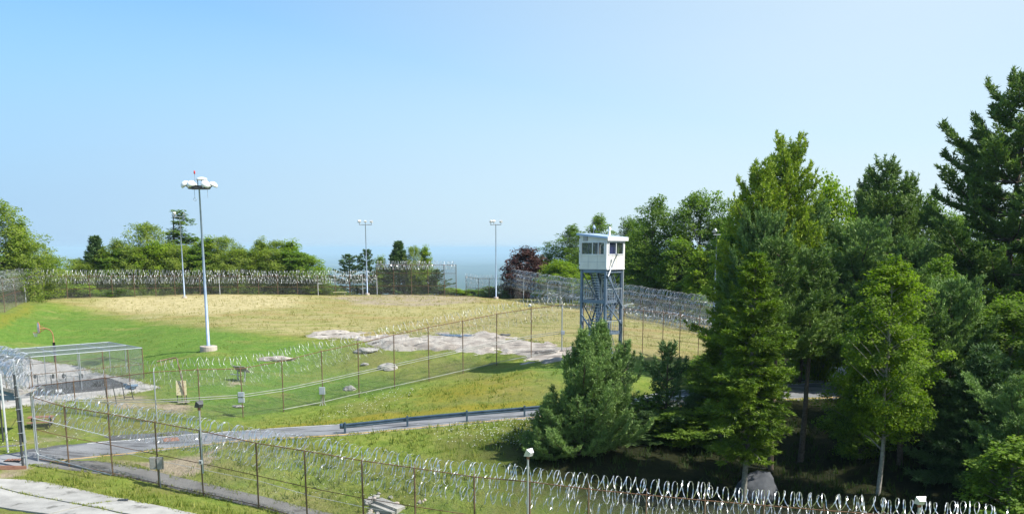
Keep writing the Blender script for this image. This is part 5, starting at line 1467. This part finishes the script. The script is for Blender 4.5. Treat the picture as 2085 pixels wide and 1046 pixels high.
RT = 'trees in the woods on the right'; LT = 'trees beyond the far crest fence'
T = [
 # right woods, far
 ('purple_tree','purple',1071,500,150,88,'rounded purple-leaved tree behind the back fence corner',.3,RT),
 ('bush','yel1',1140,527,142,95,'bright yellow-green rounded tree between the purple tree and the guard tower',1.,RT),
 ('broadleaf_tree','oak1',1165,456,156,100,'dark rounded broadleaf tree left of and behind the guard cabin',2.,RT),
 ('broadleaf_tree','maple_back',1218,434,164,95,'pale topped tree rising right above the guard tower roof',.5,RT),
 ('broadleaf_tree','mid1',1112,512,157,60,'small dark tree between the purple tree and the large dark tree',.2,RT),
 ('broadleaf_tree','oak2',1290,440,150,90,'dark broadleaf tree just right of the guard cabin',3.,RT),
 ('oak_tree','oak1',1335,397,130,130,'large spreading dark oak first right of the guard tower',.9,RT),
 ('oak_tree','oak2',1425,385,128,140,'tallest dark oak behind the single floodlight pole',2.2,RT),
 ('broadleaf_tree','mid2',1378,480,124,90,'lower green tree in front of the oaks over the back fence',1.1,RT),
 ('broadleaf_tree','yel2',1425,500,118,80,'bright green tree left of the single floodlight pole',2.6,RT),
 ('broadleaf_tree','mid1',1478,452,119,100,'mid green tree just right of the single floodlight pole',.4,RT),
 ('broadleaf_tree','mid1',1325,500,128,95,'low leafy tree above the razor coils right of the tower',1.9,RT),
 ('broadleaf_tree','oak2',1262,500,140,80,'dark low tree directly behind the cabin right wall',.1,RT),
 ('broadleaf_tree','oak1',1500,410,124,130,'dark oak crown half hidden behind the leftmost tall pines',3.3,RT),
 # right woods, tall middle
 ('pine_tree','pine_lime',1540,322,83,185,'yellow-green pine left of the tallest pair of the woods',.6,RT),
 ('pine_tree','pine_lime',1602,268,85,185,'tall bright green pine with bare grey trunk showing midway',2.0,RT),
 ('broadleaf_tree','maple_back',1508,392,86,110,'green maple crown left below the yellow-green pine',1.3,RT),
 ('broadleaf_tree','yel1',1682,348,89,130,'broad tree with yellowing top between two pines',.2,RT),
 ('pine_tree','pine_tall',1800,316,100,190,'blue-green pine with spiky top right of the yellowing tree',1.7,RT),
 ('pine_tree','pine_tall',1765,345,104,130,'slender pine tip left of the spiky topped pine',.9,RT),
 ('pine_tree','pine_tall',1845,352,104,130,'slender pine tip right of the spiky topped pine',2.9,RT),
 ('broadleaf_tree','maple_back',1745,400,106,130,'mid green crown below the slender pine tips',2.1,RT),
 ('broadleaf_tree','oak1',1885,388,108,150,'dark green broadleaf crown left of the giant white pine',.7,RT),
 ('broadleaf_tree','oak2',1955,425,112,150,'dark shaded broadleaf tree under the giant pine limbs',1.4,RT),
 ('broadleaf_tree','oak1',2050,440,104,170,'dark tree mass behind the giant pine trunk',2.4,RT),
 ('pine_tree','scots1',1545,420,81,130,'scots pine with tangled grey limbs below the left tall pines',.3,RT),
 ('pine_tree','scots1',1640,410,86,150,'wide scots pine in the middle of the woods, below the maple',1.9,RT),
 ('pine_tree','scots1',1745,440,84,170,'wide scots pine with reddish limbs right of centre of the woods',3.1,RT),
 ('pine_tree','scots1',1850,480,82,150,'scots pine with drooping right side above the thin maple',.8,RT),
 ('white_pine','white_pine',2066,142,86,450,'giant white pine towering at the right edge of the photo',2.4,RT),
 # right woods, near
 ('pine_tree','near_pine',1185,668,61.5,190,'bushy young pine before the guard tower, left one of its twin tops',.4,RT),
 ('pine_tree','near_pine',1222,652,62.5,190,'bushy young pine before the guard tower, right one of its twin tops',2.1,RT),
 ('pine_tree','near_pine',1118,800,61,130,'low left companion of the twin topped young pines',1.9,RT),
 ('pine_tree','small_pine',1357,690,67,170,'small dark pine with a spindly leader right of the twin topped pines',1.2,RT),
 ('fir_tree','spruce_bush',1415,800,66,120,'low dark pine in the shade between the spindly pine and slim spruce',3.,RT),
 ('fir_tree','spruce_bush',1318,835,65,120,'low dark pine at the shaded right foot of the twin topped pines',.9,RT),
 ('pine_tree','small_pine',1268,690,70,120,'thin sparse pine at the right foot of the guard tower',2.6,RT),
 ('spruce_tree','spruce_near',1527,515,57.5,180,'bright green slim spruce in front of the woods with bare lower trunk',.5,RT),
 ('spruce_tree','spruce_near',1470,640,66,120,'dark short spruce left of the bright slim spruce',2.5,RT),
 ('maple_tree','maple_near',1808,520,58.5,190,'slender maple with glowing yellow-green leaves and pale bare trunk',.7,RT),
 ('maple_tree','mid1',1760,720,66,140,'green sapling filling the gap left of the pale maple trunk',1.5,RT),
 ('pine_tree','scots1',1935,560,66,170,'scots pine with pinkish trunk right of the glowing maple',2.2,RT),
 ('spruce_tree','spruce_bush',2000,700,60,230,'bushy blue-green spruce at lower right',.2,RT),
 ('pine_tree','scots1',2075,760,55,190,'low blue-green pine crown at the right edge over the shrub',1.0,RT),
 ('shrub','mid2',2062,890,52,190,'yellow-green shrub in the bottom right corner',.1,RT),
 ('pine_tree','pine_high',1583,480,64,170,'tall dark pine trunk right of the slim spruce, crown above',1.0,RT),
 ('pine_tree','pine_high',1645,500,66,180,'tall dark leaning pine trunk in the shaded centre of the woods',2.8,RT),
 ('pine_tree','pine_high',1850,540,64,170,'dark thin pine trunk right of the pale maple trunk',.3,RT),
 ('broadleaf_tree','mid2',1440,720,77,110,'dark leafy undergrowth tree beside the road under the woods edge',.5,RT),
 ('broadleaf_tree','mid1',1535,650,78,130,'shaded understory tree behind the slim spruce',1.8,RT),
 ('broadleaf_tree','oak1',1950,600,78,200,'dark understory tree below the giant white pine',.2,RT),
 ('broadleaf_tree','oak2',2060,600,72,220,'dark understory tree at the right edge below the giant pine',2.0,RT),
 ('broadleaf_tree','oak1',2230,380,80,300,'large dark tree just beyond the right edge of the photo',1.0,RT),
 ('pine_tree','pine_tall',2150,560,60,220,'dark pine standing just past the right edge beside the shrub',1.6,RT),
 ('broadleaf_tree','oak2',2260,500,62,330,'wide dark tree outside the right edge shading the forest floor',.4,RT),
 ('broadleaf_tree','oak1',1905,520,72,190,'dark leafy tree behind the scots pine with pinkish trunk',1.2,RT),
 ('broadleaf_tree','mid2',1385,830,65,130,'low dark shrub tree in the shade right of the bushy pine',.4,RT),
 ('shrub','bush2',1320,800,68,110,'dark shrub beside the road between two young pines',.9,RT),
 # left, beyond the crest fence
 ('birch_tree','birch2',-12,403,131,175,'tall feathery birch cut by the left edge of the photo',.4,LT),
 ('birch_tree','birch1',38,448,135,123,'second feathery birch from the left edge',2.,LT),
 ('broadleaf_tree','hill2',62,490,139,136,'dark rounded tree sloping down from the left edge birches',1.1,LT),
 ('broadleaf_tree','yel1',100,517,146,91,'small yellowish tree at the right end of the left edge clump',.2,LT),
 ('broadleaf_tree','hill1',20,520,133,130,'dark low tree at the foot of the left edge birches',2.9,LT),
 ('fir_tree','fir',196,478,152,75,'dark pointed conifer at the left end of the crest trees',.3,LT),
 ('broadleaf_tree','hill2',160,525,152,91,'low green tree left of the dark pointed conifer',.8,LT),
 ('birch_tree','birch1',240,484,152,91,'airy tree right of the dark pointed conifer',1.5,LT),
 ('broadleaf_tree','hill1',265,495,150,104,'olive green tree left of the highest crest crown',2.1,LT),
 ('broadleaf_tree','hill2',300,452,154,119,'highest rounded crown of the crest trees',.6,LT),
 ('broadleaf_tree','yel1',322,490,151,104,'yellowish crown right below the highest crest crown',3.0,LT),
 ('poplar_tree','poplar',367,427,158,70,'thin upright poplar behind the leaning light pole',.2,LT),
 ('broadleaf_tree','hill1',350,500,150,97,'dark low crown at the foot of the thin poplar',1.2,LT),
 ('birch_tree','birch2',395,492,153,91,'airy tree between the poplar and the high mast',1.9,LT),
 ('broadleaf_tree','yel2',425,478,152,93,'yellow-green tree crossed by the high mast',2.4,LT),
 ('broadleaf_tree','hill2',455,480,153,97,'green pointed tree just right of the high mast',.9,LT),
 ('birch_tree','birch1',492,500,153,78,'thin pale tree in the dip right of the high mast',.1,LT),
 ('broadleaf_tree','hill1',530,480,153,101,'dark pointed tree left of the fading end of the crest row',1.6,LT),
 ('broadleaf_tree','hill2',562,488,154,85,'middle tree of the last three tall ones in the crest row',2.8,LT),
 ('broadleaf_tree','yel2',592,485,154,93,'bright tree of the last three tall ones in the crest row',.7,LT),
 ('broadleaf_tree','yel1',627,515,154,78,'yellowish tree sloping down at the right end of the crest row',2.0,LT),
 ('broadleaf_tree','hill1',648,560,153,91,'low green tree ending the crest row beside the valley gap',1.4,LT),
 ('fir_tree','fir_loose',712,516,156,70,'sparse conifer left of the three lamp pole',.4,LT),
 ('fir_tree','fir_loose',745,506,157,60,'sparse conifer directly behind the three lamp pole',1.7,LT),
 ('broadleaf_tree','yel2',775,518,156,50,'small yellowish tree right of the three lamp pole',.9,LT),
 ('fir_tree','fir',811,489,156,62,'dense dark conifer behind the raised fence section',.2,LT),
 ('broadleaf_tree','hill2',842,500,156,56,'green tree between the dark conifer and the bright narrow one',1.,LT),
 ('broadleaf_tree','yel2',866,497,156,48,'bright narrow tree at the right end of the raised fence section',2.2,LT),
 ('fir_tree','fir_loose',888,548,155,60,'drooping dark branch tree at the edge of the valley view',3.,LT),
 ('shrub','bush1',912,585,154,70,'low yellow-green shrub under the raised fence end',.1,LT),
 ('shrub','bush1',960,588,155,60,'low spreading shrub in the gap of the valley view',1.2,LT),
 ('shrub','bush2',995,582,153,55,'green shrub just left of the slim light pole foot',2.1,LT),
 ('shrub','bush2',1035,575,151,65,'dark green shrub right of the slim light pole foot',.8,LT),
 ('broadleaf_tree','birch1',1040,550,154,40,'thin pale sapling left of the purple tree',.8,LT),
 ('shrub','bush1',160,578,141,80,'yellow-green bush behind the fence left part',.5,LT),
 ('shrub','bush2',238,585,141,60,'grey-green bush behind the fence right of the yellow-green one',1.9,LT),
 ('shrub','bush2',680,590,153,60,'small shrub at the left end of the valley gap',.9,LT),
]
for x, (k_, tp_, lb) in zip(range(130, 660, 38), [('hill1',552,'first'),('hill2',532,'second'),('hill1',500,'third'),('mid1',505,'fourth'),('hill2',500,'fifth'),('hill1',502,'sixth'),('hill2',498,'seventh'),('mid1',502,'eighth'),('hill1',502,'ninth'),('hill2',505,'tenth'),('hill1',500,'eleventh'),('hill2',505,'twelfth'),('mid2',508,'thirteenth'),('hill1',560,'last')]):
    T.append(('undergrowth_tree', k_, x + 8, tp_, 150.5, 100, 'dark undergrowth tree behind the crest fence, %s from the left' % lb, x * .1, LT))
random.seed(4)
for i, row in enumerate(T):
    name, key, px, tpy, zc, w, lb, yaw, grp = row
    if name == 'shrub': pass
    tree(name, key, px, tpy, zc, w, lb, yaw, 'shrub' if name in ('shrub', 'bush') else 'tree', grp)

# ------------------------------------------------------------------ grass and flowers
def scatter(name, polys, density, hgt, material, seed, blades=4, w=.035, tintr=(0, 1), keep=None, spread=.12):
    r = np.random.default_rng(seed); PX = []
    for poly in polys:
        wp = [hit(*p) for p in poly]
        x0, x1 = min(p.x for p in wp), max(p.x for p in wp); y0, y1 = min(p.y for p in wp), max(p.y for p in wp)
        n = int((x1 - x0) * (y1 - y0) * density)
        x = r.uniform(x0, x1, n); y = r.uniform(y0, y1, n); m = poly_mask(x, y, wp, 1.0)
        cl = np.sin(x * 1.7 + 3 * np.sin(y * .9)) * np.sin(y * 2.1 + 2 * np.sin(x * .7)) + r.normal(0, .5, n)
        s = (m > r.uniform(0, 1, n)) & (cl > -.35); PX.append(np.stack([x[s], y[s]], 1))
    P = np.concatenate(PX)
    hard_ = np.zeros(len(P))
    for poly in (road_up + road_lo[::-1], path_up + path_lo[::-1], court_poly, apron_a, oc_poly):
        hard_ = np.maximum(hard_, poly_mask(P[:, 0], P[:, 1], poly, .3))
    P = P[hard_ < .3]; z = G(P[:, 0], P[:, 1])
    I = np.repeat(np.arange(len(P)), blades); n = len(I)
    b = np.stack([P[I, 0], P[I, 1], z[I]], 1) + r.normal(size=(n, 3)) * np.array([spread, spread, 0]); b[:, 2] -= .05
    a = r.uniform(0, 6.28, n); wv = np.stack([np.cos(a), np.sin(a), 0 * a], 1) * w * r.uniform(.6, 1.4, (n, 1))
    hh = hgt * r.uniform(.5, 1.3, (n, 1)) * r.uniform(.6, 1.3, len(P))[I][:, None]
    tip = b + np.array([0, 0, 1]) * hh + r.normal(size=(n, 3)) * np.array([.35, .35, 0]) * hh
    V = np.stack([b - wv, b + wv, tip], 1).reshape(-1, 3)
    t = np.repeat(np.clip(r.uniform(*tintr, len(P))[I] * .7 + r.uniform(*tintr, n) * .3, 0, 1), 3)
    return setting(mk(name, V, np.arange(3 * n).reshape(-1, 3), material, tint=t), 'stuff')
gmat = leafmat('grass_blades', (.10,.165,.020), (.31,.31,.075), .3, .8)
dmat = leafmat('dry_grass_blades', (.24,.22,.085), (.40,.34,.17), .5, .8)
smat = leafmat('shade_grass_blades', (.018,.035,.008), (.05,.08,.018), .3, .8)  # darkened grass colour, shade under the trees is painted in
scatter('long_grass', [[(430,905),(700,888),(1100,852),(1110,900),(960,925),(1000,985),(960,1050),(640,1046),(480,985),(380,960)]], 9, .36, gmat, 1)
scatter('bank_grass', [[(480,872),(700,858),(900,842),(1100,824),(1130,740),(1000,765),(870,788),(730,818),(570,850)]], 6, .26, gmat, 2)
scatter('verge_grass', [[(60,955),(150,970),(240,985),(340,1008),(430,1026),(540,1050),(640,1080),(480,1070),(380,1042),(180,1000),(50,974)]], 16, .32, gmat, 3)
scatter('dry_grass', [[(90,611),(485,602),(900,600),(1045,612),(1200,640),(1460,680),(1460,730),(1145,718),(900,676),(620,680),(420,665),(200,630)]], 2.6, .24, dmat, 4, 4, .03)
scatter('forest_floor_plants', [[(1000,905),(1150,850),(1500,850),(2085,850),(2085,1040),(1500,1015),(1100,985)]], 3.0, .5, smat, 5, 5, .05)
scatter('lawn_tufts', [[(-60,720),(-60,665),(60,625),(130,620),(300,650),(470,680),(560,690),(480,740),(330,740),(280,765),(170,738)], [(300,860),(560,850),(700,815),(900,770),(1000,745),(900,715),(700,712),(480,700),(330,740),(330,800)]], 4, .11, gmat, 6, 3, .03, (0, .5))
def edge_weeds(lines, per_m, hgt, jit, seed, name):
    r = np.random.default_rng(seed); pts = []
    for ln in lines:
        a = np.array([[p.x, p.y] for p in ln]); L_ = np.hypot(*np.diff(a, axis=0).T); s_ = np.concatenate([[0], np.cumsum(L_)])
        n = int(s_[-1] * per_m); t = r.uniform(0, s_[-1], n)
        keep = (np.sin(t * .9 + seed) + np.sin(t * 2.3) + r.normal(0, .8, n)) > -.2; t = t[keep]
        pts.append(np.stack([np.interp(t, s_, a[:, 0]), np.interp(t, s_, a[:, 1])], 1) + r.normal(0, jit, (len(t), 2)))
    P = np.concatenate(pts); z = G(P[:, 0], P[:, 1]); I = np.repeat(np.arange(len(P)), 6); n = len(I)
    b = np.stack([P[I, 0], P[I, 1], z[I] - .03], 1) + r.normal(size=(n, 3)) * np.array([.08, .08, 0])
    a = r.uniform(0, 6.28, n); wv = np.stack([np.cos(a), np.sin(a), 0 * a], 1) * .03
    hh = hgt * r.uniform(.5, 1.4, (n, 1)); tip = b + np.array([0, 0, 1]) * hh + r.normal(size=(n, 3)) * np.array([.5, .5, 0]) * hh
    V = np.stack([b - wv, b + wv, tip], 1).reshape(-1, 3)
    setting(mk(name, V, np.arange(3 * n).reshape(-1, 3), gmat, tint=np.repeat(r.uniform(.2, 1, n), 3)), 'stuff')
edge_weeds([road_up[4:], road_lo[3:], path_up, path_lo, court_poly, oc_poly, apron_a[:7]], 14, .17, .22, 3, 'edge_weeds')
edge_weeds([slab_pts([(-20,988),(0,993),(105,1016),(170,1028),(240,1043),(330,1067)]), slab_pts([(168,1029),(215,1022),(263,1017)])], 14, .12, .06, 5, 'joint_weeds')
def flowers(polys, n, seed):
    r = np.random.default_rng(seed); V = []; 
    for poly, k in polys:
        wp = [hit(*p) for p in poly]; x0, x1 = min(p.x for p in wp), max(p.x for p in wp); y0, y1 = min(p.y for p in wp), max(p.y for p in wp)
        x = r.uniform(x0, x1, k * 3); y = r.uniform(y0, y1, k * 3); m = poly_mask(x, y, wp, 1.5) > r.uniform(0, 1, k * 3)
        x, y = x[m][:k], y[m][:k]; z = G(x, y) + r.uniform(.3, .55, len(x))
        C = np.stack([x, y, z], 1); V.append(C)
    C = np.concatenate(V); s = r.uniform(.02, .05, (len(C), 1, 1)); a = np.arange(6) * math.pi / 3
    ring = np.stack([np.cos(a), np.sin(a), np.zeros(6)], 1)[None] * s
    top = C[:, None] + ring; bot = C[:, None] + np.array([0, 0, -.05]); vv = np.concatenate([top, bot], 1)
    n_ = len(C); base = np.arange(n_)[:, None] * 7; Fc = []
    tr = np.array([[i, (i+1) % 6, 6] for i in range(6)] + [[0, 2, 1], [0, 3, 2], [0, 4, 3], [0, 5, 4]])
    F_ = (base[:, :, None] + tr[None]).reshape(-1, 3)
    setting(mk('white_wildflowers', vv.reshape(-1, 3), F_, M['flower']), 'stuff')
flowers([([(880,880),(1080,862),(1060,915),(920,905)], 230), ([(650,855),(780,800),(860,800),(700,858)], 120), ([(430,905),(700,930),(960,985),(900,1046),(600,1010)], 160), ([(10,905),(200,890),(100,925),(0,925)], 40)], 0, 7)

# ------------------------------------------------------------------ haze over the valley
hzm = bpy.data.materials.new('haze_air'); hzm.use_nodes = True
nt = hzm.node_tree; nt.nodes.clear()
pv = nt.nodes.new('ShaderNodeVolumePrincipled'); pv.inputs['Density'].default_value = HAZE_D; pv.inputs['Color'].default_value = HAZE_C
pv.inputs['Anisotropy'].default_value = 0.0
ho = nt.nodes.new('ShaderNodeOutputMaterial'); nt.links.new(pv.outputs[0], ho.inputs['Volume'])
hb = MB().box((0, 31400, (28 - 345) / 2), (124000, 69000, 28 + 345)).build('haze', hzm)
setting(hb, 'stuff')
